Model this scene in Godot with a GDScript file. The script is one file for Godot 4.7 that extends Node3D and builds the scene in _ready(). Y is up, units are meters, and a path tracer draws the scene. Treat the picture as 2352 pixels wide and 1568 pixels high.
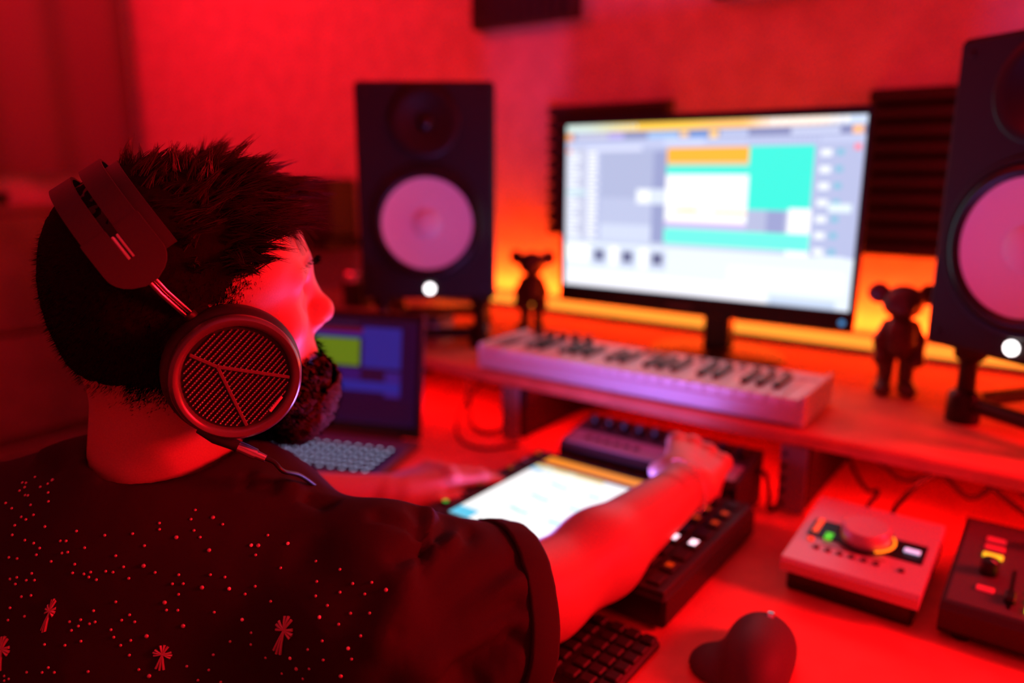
extends Node3D

# ------------------------------------------------------------------ mesh builder
class MB:
	var v := PackedVector3Array()
	var n := PackedVector3Array()
	var uv := PackedVector2Array()
	func tri(a: Vector3, b: Vector3, c: Vector3, na: Vector3, nb: Vector3, nc: Vector3) -> void:
		if (b - a).cross(c - a).dot(na + nb + nc) > 0.0:
			v.append_array([a, c, b]); n.append_array([na, nc, nb])
		else:
			v.append_array([a, b, c]); n.append_array([na, nb, nc])
	func ftri(a: Vector3, b: Vector3, c: Vector3, out: Vector3) -> void:
		var k := (b - a).cross(c - a).normalized()
		if k.dot(out) < 0.0: k = -k
		tri(a, b, c, k, k, k)
	func fquad(a: Vector3, b: Vector3, c: Vector3, d: Vector3, out: Vector3) -> void:
		ftri(a, b, c, out); ftri(a, c, d, out)
	func squad(a: Vector3, b: Vector3, c: Vector3, d: Vector3, na: Vector3, nb: Vector3, nc: Vector3, nd: Vector3) -> void:
		tri(a, b, c, na, nb, nc); tri(a, c, d, na, nc, nd)
	func add(o: MB, t: Transform3D) -> void:
		for i in o.v.size():
			v.append(t * o.v[i]); n.append((t.basis * o.n[i]).normalized())
	func mesh() -> ArrayMesh:
		var a := []
		a.resize(Mesh.ARRAY_MAX)
		a[Mesh.ARRAY_VERTEX] = v
		a[Mesh.ARRAY_NORMAL] = n
		if uv.size() == v.size(): a[Mesh.ARRAY_TEX_UV] = uv
		var m := ArrayMesh.new()
		m.add_surface_from_arrays(Mesh.PRIMITIVE_TRIANGLES, a)
		return m

var cache := {}
var taken := {}

func T(x: float, y: float, z: float, rx := 0.0, ry := 0.0, rz := 0.0) -> Transform3D:
	return Transform3D(Basis.from_euler(Vector3(deg_to_rad(rx), deg_to_rad(ry), deg_to_rad(rz))), Vector3(x, y, z))

# box with chamfered edges, centred
func mbox(sx: float, sy: float, sz: float, b := 0.0) -> MB:
	var m := MB.new()
	var h := Vector3(sx, sy, sz) / 2.0
	b = minf(b, minf(h.x, minf(h.y, h.z)) * 0.9)
	var ax := [Vector3.RIGHT, Vector3.UP, Vector3.BACK]
	for i in 3:
		var j := (i + 1) % 3
		var k := (i + 2) % 3
		for s in [-1.0, 1.0]:
			var o: Vector3 = ax[i] * h[i] * s
			var u: Vector3 = ax[j] * (h[j] - b)
			var w: Vector3 = ax[k] * (h[k] - b)
			m.fquad(o - u - w, o + u - w, o + u + w, o - u + w, ax[i] * s)
	if b > 0.0:
		for i in 3:
			var j := (i + 1) % 3
			var k := (i + 2) % 3
			for sj in [-1.0, 1.0]:
				for sk in [-1.0, 1.0]:
					var e: Vector3 = ax[i] * (h[i] - b)
					var p: Vector3 = ax[j] * h[j] * sj + ax[k] * (h[k] - b) * sk
					var q: Vector3 = ax[j] * (h[j] - b) * sj + ax[k] * h[k] * sk
					m.fquad(p - e, p + e, q + e, q - e, ax[j] * sj + ax[k] * sk)
		for x in [-1.0, 1.0]:
			for y in [-1.0, 1.0]:
				for z in [-1.0, 1.0]:
					var c := Vector3(x, y, z)
					var q := h - Vector3(b, b, b)
					m.ftri(Vector3(h.x, q.y, q.z) * c, Vector3(q.x, h.y, q.z) * c, Vector3(q.x, q.y, h.z) * c, c)
	return m

func rbox(sx: float, sy: float, sz: float, b := 0.0) -> Mesh:
	var key := "b%f_%f_%f_%f" % [sx, sy, sz, b]
	if not cache.has(key): cache[key] = mbox(sx, sy, sz, b).mesh()
	return cache[key]

# solid of revolution about y; profile of (radius, height), from bottom to top along the outside
func mlathe(pr: Array, seg := 32) -> MB:
	var m := MB.new()
	var sn := []
	for i in pr.size() - 1:
		var d: Vector2 = (pr[i + 1] - pr[i])
		sn.append(Vector2(d.y, -d.x).normalized())
	for i in pr.size() - 1:
		var n0: Vector2 = sn[i]
		var n1: Vector2 = sn[i]
		if i > 0 and sn[i].dot(sn[i - 1]) > 0.72: n0 = (sn[i] + sn[i - 1]).normalized()
		if i < sn.size() - 1 and sn[i].dot(sn[i + 1]) > 0.72: n1 = (sn[i] + sn[i + 1]).normalized()
		for k in seg:
			var a := TAU * k / seg
			var b := TAU * (k + 1) / seg
			var ca := Vector3(cos(a), 0, sin(a))
			var cb := Vector3(cos(b), 0, sin(b))
			var p: Vector2 = pr[i]
			var q: Vector2 = pr[i + 1]
			var A := ca * p.x + Vector3.UP * p.y
			var B := cb * p.x + Vector3.UP * p.y
			var C := cb * q.x + Vector3.UP * q.y
			var D := ca * q.x + Vector3.UP * q.y
			var na := ca * n0.x + Vector3.UP * n0.y
			var nb := cb * n0.x + Vector3.UP * n0.y
			var nc := cb * n1.x + Vector3.UP * n1.y
			var nd := ca * n1.x + Vector3.UP * n1.y
			if p.x > 1e-6: m.tri(A, B, C, na, nb, nc)
			if q.x > 1e-6: m.tri(A, C, D, na, nc, nd)
	return m

func lathe(pr: Array, seg := 32) -> Mesh:
	return mlathe(pr, seg).mesh()

func mcyl(r: float, h: float, b := 0.0, seg := 24) -> MB:
	if b <= 0.0: return mlathe([Vector2(0, 0), Vector2(r, 0), Vector2(r, h), Vector2(0, h)], seg)
	return mlathe([Vector2(0, 0), Vector2(r - b, 0), Vector2(r, b), Vector2(r, h - b), Vector2(r - b, h), Vector2(0, h)], seg)

func cyl(r: float, h: float, b := 0.0, seg := 24) -> Mesh:
	var key := "c%f_%f_%f_%d" % [r, h, b, seg]
	if not cache.has(key): cache[key] = mcyl(r, h, b, seg).mesh()
	return cache[key]

# tube along a path with a radius at each point
func mtube(pts: Array, rad: Array, seg := 8, cap := true) -> MB:
	var m := MB.new()
	var N := pts.size()
	var side := Vector3.ZERO
	var rings := []
	for i in N:
		var d: Vector3 = (pts[mini(i + 1, N - 1)] - pts[maxi(i - 1, 0)]).normalized()
		if i == 0:
			side = d.cross(Vector3.UP if absf(d.y) < 0.9 else Vector3.RIGHT).normalized()
		else:
			side = (side - d * side.dot(d)).normalized()
		var up := d.cross(side)
		var ring := []
		for k in seg:
			var a := TAU * k / seg
			ring.append(side * cos(a) + up * sin(a))
		rings.append(ring)
	for i in N - 1:
		for k in seg:
			var l := (k + 1) % seg
			var r0: float = rad[mini(i, rad.size() - 1)]
			var r1: float = rad[mini(i + 1, rad.size() - 1)]
			m.squad(pts[i] + rings[i][k] * r0, pts[i] + rings[i][l] * r0, pts[i + 1] + rings[i + 1][l] * r1, pts[i + 1] + rings[i + 1][k] * r1, rings[i][k], rings[i][l], rings[i + 1][l], rings[i + 1][k])
	if cap:
		for e in [0, N - 1]:
			var d: Vector3 = (pts[0] - pts[1]) if e == 0 else (pts[N - 1] - pts[N - 2])
			var r: float = rad[mini(e, rad.size() - 1)]
			for k in seg:
				m.ftri(pts[e], pts[e] + rings[e][k] * r, pts[e] + rings[e][(k + 1) % seg] * r, d)
	return m

func tube(pts: Array, rad: Array, seg := 8) -> Mesh:
	return mtube(pts, rad, seg).mesh()

# a smooth curve through points
func curve(pts: Array, per := 6) -> Array:
	var out := []
	var N := pts.size()
	for i in N - 1:
		var a: Vector3 = pts[maxi(i - 1, 0)]
		var d: Vector3 = pts[mini(i + 2, N - 1)]
		for k in per:
			out.append((pts[i] as Vector3).cubic_interpolate(pts[i + 1], a, d, float(k) / per))
	out.append(pts[N - 1])
	return out

# polygon in xy extruded over z from 0 to depth, front edge chamfered by b
func mprism(poly: PackedVector2Array, depth: float, b := 0.0) -> MB:
	var m := MB.new()
	var inner := poly
	if b > 0.0:
		var o := Geometry2D.offset_polygon(poly, -b, Geometry2D.JOIN_MITER)
		if o.size() == 1 and o[0].size() == poly.size():
			# match start corners
			var best := 0
			for i in o[0].size():
				if o[0][i].distance_to(poly[0]) < o[0][best].distance_to(poly[0]): best = i
			inner = PackedVector2Array()
			for i in poly.size(): inner.append(o[0][(best + i) % poly.size()])
			if inner[1].distance_to(poly[1]) > b * 4.0:
				inner = poly; b = 0.0
		else:
			b = 0.0
	var c := Vector2.ZERO
	for p in poly: c += p / poly.size()
	var ix := Geometry2D.triangulate_polygon(inner)
	for i in range(0, ix.size(), 3):
		m.ftri(Vector3(inner[ix[i]].x, inner[ix[i]].y, depth), Vector3(inner[ix[i + 1]].x, inner[ix[i + 1]].y, depth), Vector3(inner[ix[i + 2]].x, inner[ix[i + 2]].y, depth), Vector3.BACK)
	ix = Geometry2D.triangulate_polygon(poly)
	for i in range(0, ix.size(), 3):
		m.ftri(Vector3(poly[ix[i]].x, poly[ix[i]].y, 0), Vector3(poly[ix[i + 1]].x, poly[ix[i + 1]].y, 0), Vector3(poly[ix[i + 2]].x, poly[ix[i + 2]].y, 0), Vector3.FORWARD)
	var cw := Geometry2D.is_polygon_clockwise(poly)
	for i in poly.size():
		var j := (i + 1) % poly.size()
		var e := poly[j] - poly[i]
		var o2 := Vector2(e.y, -e.x).normalized() * (-1.0 if cw else 1.0)
		var o := Vector3(o2.x, o2.y, 0)
		m.fquad(Vector3(poly[i].x, poly[i].y, 0), Vector3(poly[j].x, poly[j].y, 0), Vector3(poly[j].x, poly[j].y, depth - b), Vector3(poly[i].x, poly[i].y, depth - b), o)
		if b > 0.0:
			m.fquad(Vector3(poly[i].x, poly[i].y, depth - b), Vector3(poly[j].x, poly[j].y, depth - b), Vector3(inner[j].x, inner[j].y, depth), Vector3(inner[i].x, inner[i].y, depth), o + Vector3.BACK)
	return m

# ------------------------------------------------------------------ materials
func mat(called: String, c: Color, rough := 0.6, metal := 0.0, spec := 0.5) -> StandardMaterial3D:
	var m := StandardMaterial3D.new()
	m.resource_name = called
	m.albedo_color = c
	m.roughness = rough
	m.metallic = metal
	m.metallic_specular = spec
	return m

func glow(called: String, c: Color, energy := 1.0) -> StandardMaterial3D:
	var m := mat(called, c, 0.4)
	m.emission_enabled = true
	m.emission = c
	m.emission_energy_multiplier = energy
	return m

func noise_tex(freq: float, lo: Color, hi: Color, sd := 1, size := 512, fractal := 4) -> NoiseTexture2D:
	var f := FastNoiseLite.new()
	f.seed = sd
	f.frequency = freq
	f.fractal_octaves = fractal
	var t := NoiseTexture2D.new()
	t.width = size; t.height = size; t.seamless = true
	t.noise = f
	var g := Gradient.new()
	g.colors = PackedColorArray([lo, hi])
	g.offsets = PackedFloat32Array([0.25, 0.75])
	t.color_ramp = g
	return t

func grained(m: StandardMaterial3D, freq: float, lo: float, hi: float, scale: float, sd := 1) -> StandardMaterial3D:
	m.albedo_texture = noise_tex(freq, Color(lo, lo, lo), Color(hi, hi, hi), sd)
	m.uv1_triplanar = true
	m.uv1_world_triplanar = true
	m.uv1_scale = Vector3.ONE * scale
	return m

# ------------------------------------------------------------------ scene nodes
func fresh(called: String) -> String:
	if not taken.has(called):
		taken[called] = 0
		return called
	taken[called] += 1
	return "%s_%03d" % [called, taken[called]]

func thing(called: String, label: String, category: String, at: Vector3, turn := 0.0, group := "") -> Node3D:
	var o := Node3D.new()
	o.name = fresh(called)
	add_child(o)
	o.position = at
	o.rotation.y = deg_to_rad(turn)
	o.set_meta("label", label)
	o.set_meta("category", category)
	if group: o.set_meta("group", group)
	return o

func part(parent: Node, called: String, mesh: Mesh, m: Material, t := Transform3D(), label := "") -> MeshInstance3D:
	var o := MeshInstance3D.new()
	o.name = called
	o.mesh = mesh
	o.material_override = m
	o.transform = t
	o.cast_shadow = GeometryInstance3D.SHADOW_CASTING_SETTING_ON
	parent.add_child(o, true)
	if label: o.set_meta("label", label)
	return o

func single(called: String, label: String, category: String, mesh: Mesh, m: Material, t: Transform3D, group := "") -> MeshInstance3D:
	var o := part(self, fresh(called), mesh, m, t)
	o.set_meta("label", label)
	o.set_meta("category", category)
	if group: o.set_meta("group", group)
	return o

func structure(called: String, mesh: Mesh, m: Material, t: Transform3D) -> MeshInstance3D:
	var o := part(self, called, mesh, m, t)
	o.set_meta("kind", "structure")
	return o

# a picture face in the xy plane, centred, looking along +z
func face(w: float, h: float) -> Mesh:
	var m := MB.new()
	var p := [Vector3(-w / 2, h / 2, 0), Vector3(w / 2, h / 2, 0), Vector3(w / 2, -h / 2, 0), Vector3(-w / 2, -h / 2, 0)]
	var q := [Vector2(0, 0), Vector2(1, 0), Vector2(1, 1), Vector2(0, 1)]
	for i in [0, 1, 2, 0, 2, 3]:
		m.v.append(p[i]); m.n.append(Vector3.BACK); m.uv.append(q[i])
	return m.mesh()

func screen_mat(im: Image, energy: float) -> StandardMaterial3D:
	var m := mat("screen", Color(0.01, 0.01, 0.012), 0.25)
	m.emission_enabled = true
	m.emission = Color.WHITE
	m.emission_operator = BaseMaterial3D.EMISSION_OP_MULTIPLY
	m.emission_texture = ImageTexture.create_from_image(im)
	m.emission_energy_multiplier = energy
	m.texture_repeat = false
	return m

# ------------------------------------------------------------------ distance fields and surface nets
class Prim:
	var kind := 0            # 0 tapered capsule, 1 ellipsoid, 2 capped cylinder
	var op := 0              # 0 joins, 1 cuts away
	var a: Vector3
	var b: Vector3
	var ab: Vector3
	var l2 := 1.0
	var ra := 0.0
	var rb := 0.0
	var k := 0.01
	var inv: Basis
	var r: Vector3
	var rmin := 0.0
	func d(p: Vector3) -> float:
		if kind == 0:
			var q := p - a
			var t := clampf(q.dot(ab) / l2, 0.0, 1.0)
			return (q - ab * t).length() - ra - (rb - ra) * t
		if kind == 1:
			var q := inv * (p - a)
			var w := Vector3(q.x / r.x, q.y / r.y, q.z / r.z)
			var k0 := w.length()
			if k0 < 1e-5: return -rmin
			var k1 := Vector3(w.x / r.x, w.y / r.y, w.z / r.z).length()
			return k0 * (k0 - 1.0) / k1
		var q2 := p - a
		var ln := sqrt(l2)
		var y := q2.dot(ab) / ln
		var dx := (q2 - ab * (y / ln)).length() - ra
		var dy := absf(y - ln / 2.0) - ln / 2.0
		return minf(maxf(dx, dy), 0.0) + Vector2(maxf(dx, 0.0), maxf(dy, 0.0)).length()

func cap(a: Vector3, b: Vector3, ra: float, rb: float, k := 0.01, op := 0) -> Prim:
	var p := Prim.new()
	p.a = a; p.b = b; p.ab = b - a; p.l2 = maxf(p.ab.length_squared(), 1e-9); p.ra = ra; p.rb = rb; p.k = k; p.op = op
	return p

func ball(a: Vector3, r: float, k := 0.01, op := 0) -> Prim:
	return cap(a, a + Vector3(0, 1e-4, 0), r, r, k, op)

func ell(c: Vector3, r: Vector3, k := 0.01, bs := Basis(), op := 0) -> Prim:
	var p := Prim.new()
	p.kind = 1; p.a = c; p.r = r; p.k = k; p.op = op; p.inv = bs.inverse(); p.rmin = minf(r.x, minf(r.y, r.z))
	return p

func rod(a: Vector3, b: Vector3, r: float, k := 0.003, op := 0) -> Prim:
	var p := cap(a, b, r, r, k, op)
	p.kind = 2
	return p

static func field(ps: Array, p: Vector3) -> float:
	var d := 1.0
	for q: Prim in ps:
		var e := q.d(p)
		if q.op == 0:
			var h := maxf(q.k - absf(d - e), 0.0) / q.k
			d = minf(d, e) - h * h * q.k * 0.25
		else:
			e = -e
			var h := maxf(q.k - absf(d - e), 0.0) / q.k
			d = maxf(d, e) + h * h * q.k * 0.25
	return d

# returns {v, n, ix}
func net(ps: Array, lo: Vector3, hi: Vector3, c: float) -> Dictionary:
	var nb := Vector3i(((hi - lo) / (c * 6.0)).ceil())
	var nx := nb.x * 6 + 1
	var ny := nb.y * 6 + 1
	var nz := nb.z * 6 + 1
	var val := PackedFloat32Array()
	val.resize(nx * ny * nz)
	val.fill(9.0)
	var act := []
	var hd := c * 6.0 * 0.87
	for bz in nb.z:
		for by in nb.y:
			for bx in nb.x:
				var ctr := lo + Vector3(bx + 0.5, by + 0.5, bz + 0.5) * c * 6.0
				if absf(field(ps, ctr)) > hd + 0.014: continue
				var near := []
				for q: Prim in ps:
					if q.d(ctr) < hd + 0.05: near.append(q)
				act.append(Vector3i(bx, by, bz))
				for k in range(bz * 6, bz * 6 + 7):
					for j in range(by * 6, by * 6 + 7):
						var row := (k * ny + j) * nx
						for i in range(bx * 6, bx * 6 + 7):
							if val[row + i] > 8.0:
								val[row + i] = field(near, lo + Vector3(i, j, k) * c)
	var at := PackedInt32Array()
	at.resize(nx * ny * nz)
	at.fill(-1)
	var v := PackedVector3Array()
	var off := PackedInt32Array([0, 1, nx, nx + 1, nx * ny, nx * ny + 1, nx * ny + nx, nx * ny + nx + 1])
	var corner := [Vector3(0, 0, 0), Vector3(1, 0, 0), Vector3(0, 1, 0), Vector3(1, 1, 0), Vector3(0, 0, 1), Vector3(1, 0, 1), Vector3(0, 1, 1), Vector3(1, 1, 1)]
	var edges := PackedInt32Array([0, 1, 2, 3, 4, 5, 6, 7, 0, 2, 1, 3, 4, 6, 5, 7, 0, 4, 1, 5, 2, 6, 3, 7])
	var used := PackedInt32Array()
	for b: Vector3i in act:
		for k in range(b.z * 6, b.z * 6 + 6):
			for j in range(b.y * 6, b.y * 6 + 6):
				for i in range(b.x * 6, b.x * 6 + 6):
					var o := (k * ny + j) * nx + i
					var s := 0
					for e in 8:
						if val[o + off[e]] < 0.0: s += 1
					if s == 0 or s == 8: continue
					var acc := Vector3.ZERO
					var cnt := 0
					for e in 12:
						var p := edges[e * 2]
						var q := edges[e * 2 + 1]
						var f0 := val[o + off[p]]
						var f1 := val[o + off[q]]
						if (f0 < 0.0) != (f1 < 0.0):
							acc += (corner[p] as Vector3).lerp(corner[q], f0 / (f0 - f1))
							cnt += 1
					at[o] = v.size()
					v.append(lo + (Vector3(i, j, k) + acc / cnt) * c)
					used.append(o)
	var ix := PackedInt32Array()
	var st := PackedInt32Array([1, nx, nx * ny])
	for o in used:
		for d in 3:
			var f0 := val[o]
			var f1 := val[o + st[d]]
			if (f0 < 0.0) == (f1 < 0.0): continue
			var s1 := st[(d + 1) % 3]
			var s2 := st[(d + 2) % 3]
			if o - s1 - s2 < 0: continue
			var A := at[o]
			var B := at[o - s1]
			var C := at[o - s1 - s2]
			var D := at[o - s2]
			if A < 0 or B < 0 or C < 0 or D < 0: continue
			if f0 < 0.0: ix.append_array([A, C, B, A, D, C])
			else: ix.append_array([A, B, C, A, C, D])
	var out := {"v": v, "ix": ix}
	renormal(out)
	return out

func renormal(s: Dictionary) -> void:
	var v: PackedVector3Array = s.v
	var ix: PackedInt32Array = s.ix
	var n := PackedVector3Array()
	n.resize(v.size())
	for t in range(0, ix.size(), 3):
		var f := (v[ix[t + 2]] - v[ix[t]]).cross(v[ix[t + 1]] - v[ix[t]])
		n[ix[t]] += f; n[ix[t + 1]] += f; n[ix[t + 2]] += f
	for i in n.size(): n[i] = n[i].normalized()
	s.n = n

func joined(parts: Array, shift := Vector3.ZERO) -> ArrayMesh:
	var v := PackedVector3Array()
	var n := PackedVector3Array()
	var ix := PackedInt32Array()
	for s: Dictionary in parts:
		var o := v.size()
		for p: Vector3 in s.v: v.append(p + shift)
		n.append_array(s.n)
		for i: int in s.ix: ix.append(i + o)
	var a := []
	a.resize(Mesh.ARRAY_MAX)
	a[Mesh.ARRAY_VERTEX] = v
	a[Mesh.ARRAY_NORMAL] = n
	a[Mesh.ARRAY_INDEX] = ix
	var m := ArrayMesh.new()
	m.add_surface_from_arrays(Mesh.PRIMITIVE_TRIANGLES, a)
	return m

# ------------------------------------------------------------------ the place
const DESK := 0.75
const SHELF := 0.869
const WALL := -1.55

var M := {}

func area(parent: Node, called: String, c: Color, energy: float, size: Vector2, t: Transform3D) -> void:
	var l := AreaLight3D.new()
	l.name = called
	l.light_color = c
	l.light_energy = energy
	l.area_size = size
	l.area_range = 8.0
	l.area_attenuation = 2.0
	l.shadow_enabled = true
	l.transform = t
	parent.add_child(l, true)

func lin(r: float, g: float, b: float) -> Color:
	return Color(r, g, b).linear_to_srgb()

func _ready() -> void:
	# camera
	var cam := Camera3D.new()
	cam.name = "camera"
	cam.position = Vector3(0, 1.21, 0)
	cam.rotation_degrees = Vector3(-12.77, 36.83, 0)
	var ca := CameraAttributesPhysical.new()
	ca.frustum_focal_length = 26.571
	ca.frustum_focus_distance = 0.56
	ca.exposure_aperture = 2.1
	ca.frustum_near = 0.05
	ca.frustum_far = 50.0
	cam.attributes = ca
	add_child(cam)
	cam.current = true
	# sky and exposure: a closed room, lit by lamps, some of them added, and screens
	var we := WorldEnvironment.new()
	we.name = "world"
	var e := Environment.new()
	e.background_mode = Environment.BG_COLOR
	e.background_color = Color(0, 0, 0)
	e.tonemap_mode = Environment.TONE_MAPPER_LINEAR
	e.tonemap_exposure = 1.0
	e.sdfgi_enabled = true
	e.ssao_enabled = true
	e.ssil_enabled = true
	we.environment = e
	add_child(we)
	# added red ceiling panel, stand panel, strip behind the desk, added strip under shelf
	added_ceiling_panel("long red light panel added out of view under the ceiling to brighten the front wall", Vector3(-2.2, 2.47, -0.55), Vector2(1.0, 0.35), 1.75)
	stand_panel(Vector3(0.98, 0, -1.10), 6.8)
	light_strip()
	materials()
	room()
	desk()
	shelf_things()
	desk_things()
	person()
	headset()
	small_things()

func added_ceiling_panel(label: String, at: Vector3, size: Vector2, energy: float) -> void:  # unseen lamp, added to wash the front wall with red
	var t := thing("added_ceiling_light", label, "light", at)
	var metal := mat("white_metal", Color(0.8, 0.8, 0.8), 0.5)
	var aim := Transform3D(Basis.looking_at(Vector3(0.05, -0.62, -0.78)), Vector3(0, -0.20, 0))
	part(t, "mount", cyl(0.05, 0.02, 0.003, 20), metal, T(0, 0.01, 0))
	part(t, "stem", cyl(0.012, 0.18, 0.0, 12), metal, T(0, -0.17, 0.01))
	part(t, "housing", rbox(size.x + 0.04, size.y + 0.04, 0.03, 0.005), metal, aim * T(0, 0, 0.018))
	part(t, "diffuser", rbox(size.x, size.y, 0.004, 0.001), glow("red_diffuser", lin(1.0, 0.01, 0.03), 2.0), aim)
	area(t, "panel_light", lin(1.0, 0.004, 0.014), energy, size, aim * T(0, 0, -0.006))

# a red light panel on a stand, right of the desk
func stand_panel(at: Vector3, energy: float) -> void:
	var t := thing("studio_light", "red light panel on a tall stand right of the desk", "light", at)
	var aim := T(0, 1.36, 0) * Transform3D(Basis.looking_at(Vector3(-0.46, -0.26, 0.84)), Vector3.ZERO)
	var metal := mat("stand_metal", Color(0.1, 0.1, 0.1), 0.5, 0.5)
	part(t, "foot", lathe([Vector2(0, 0), Vector2(0.16, 0), Vector2(0.16, 0.015), Vector2(0.03, 0.03), Vector2(0, 0.03)], 32), metal)
	part(t, "pole", cyl(0.014, 1.34, 0.0, 16), metal, T(0.05, 0.02, -0.07))
	part(t, "housing", rbox(0.40, 0.40, 0.04, 0.006), metal, aim * T(0, 0, 0.022))
	part(t, "diffuser", rbox(0.38, 0.38, 0.004, 0.001), glow("red_panel", lin(1.0, 0.01, 0.03), 2.0), aim)
	area(t, "panel_light", lin(1.0, 0.004, 0.012), energy, Vector2(0.38, 0.38), aim * T(0, 0, -0.006))

func light_strip() -> void:
	var t := thing("light_strip", "glowing orange light strip along the wall behind the monitor", "light strip", Vector3(-0.325, SHELF, WALL + 0.03))
	part(t, "channel", rbox(2.19, 0.012, 0.02, 0.002), mat("aluminium_channel", Color(0.6, 0.6, 0.6), 0.4, 0.8), T(0, 0.006, 0))
	part(t, "diffuser", rbox(2.17, 0.020, 0.014, 0.004), glow("amber_diffuser", lin(1.0, 0.42, 0.04), 1.0), T(0, 0.022, 0))
	area(t, "strip_light", lin(1.0, 0.05, 0.003), 2.45, Vector2(2.17, 0.012), T(0, 0.0335, 0, 90))
	var u := thing("light_strip", "hidden red light strip added under the front of the raised shelf", "light strip", Vector3(-0.21, SHELF - 0.02, -1.04))  # unseen strip, added to brighten the panel and desk below the shelf
	part(u, "channel", rbox(1.96, 0.006, 0.018, 0.001), mat("aluminium_channel", Color(0.6, 0.6, 0.6), 0.4, 0.8), T(0, -0.003, 0))
	part(u, "diffuser", rbox(1.94, 0.004, 0.012, 0.001), glow("red_diffuser", lin(1.0, 0.02, 0.01), 1.5), T(0, -0.008, -0.002))
	area(u, "added_shelf_light", lin(1.0, 0.006, 0.008), 0.3, Vector2(1.94, 0.010), T(0, -0.0115, -0.004, -60))

func materials() -> void:
	M.wall = grained(mat("painted_wall", Color(0.86, 0.85, 0.84), 0.85), 0.02, 0.94, 1.0, 1.2, 3)
	M.ceiling = mat("white_ceiling", Color(0.85, 0.85, 0.85), 0.9)
	M.floor = grained(mat("grey_floor", Color(0.42, 0.40, 0.38), 0.6), 0.03, 0.8, 1.0, 1.5, 5)
	M.desk = grained(mat("warm_wood_laminate", Color(0.90, 0.52, 0.42), 0.6, 0.0, 0.3), 0.012, 0.93, 1.0, 2.0, 7)
	M.black = mat("black_plastic", Color(0.045, 0.045, 0.05), 0.45)
	M.matte = grained(mat("black_vinyl", Color(0.07, 0.07, 0.075), 0.7), 0.4, 0.8, 1.0, 6.0, 9)
	M.rubber = mat("black_rubber", Color(0.03, 0.03, 0.032), 0.35)
	M.foam = grained(mat("charcoal_foam", Color(0.30, 0.30, 0.305), 0.95, 0.0, 0.1), 0.5, 0.75, 1.0, 9.0, 11)
	M.steel = mat("dark_steel", Color(0.14, 0.14, 0.15), 0.4, 0.3)
	M.rail = mat("grey_rail", Color(0.58, 0.58, 0.6), 0.4, 0.4)
	M.white = mat("white_plastic", Color(0.82, 0.82, 0.82), 0.4)
	M.keywhite = mat("white_key", Color(0.88, 0.87, 0.86), 0.3)
	M.cone = mat("white_cone", Color(0.9, 0.9, 0.9), 0.6)
	M.silver = mat("silver_aluminium", Color(0.78, 0.78, 0.79), 0.35, 0.25)
	M.chrome = mat("polished_metal", Color(0.85, 0.85, 0.86), 0.18, 1.0)
	M.grey = mat("grey_plastic", Color(0.3, 0.3, 0.31), 0.5)
	M.darkgrey = mat("dark_grey_plastic", Color(0.13, 0.13, 0.135), 0.5)
	M.keycap = mat("dark_keycap", Color(0.09, 0.09, 0.1), 0.5)
	M.wood = grained(mat("painted_cabinet", Color(0.50, 0.46, 0.42), 0.5), 0.01, 0.9, 1.0, 1.0, 13)
	M.curtain = grained(mat("woven_curtain", Color(0.52, 0.5, 0.5), 0.95, 0.0, 0.1), 0.6, 0.85, 1.0, 4.0, 15)
	M.toy = mat("brown_vinyl", Color(0.30, 0.22, 0.20), 0.35)
	M.cable = mat("black_cable", Color(0.05, 0.05, 0.05), 0.5)

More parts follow.
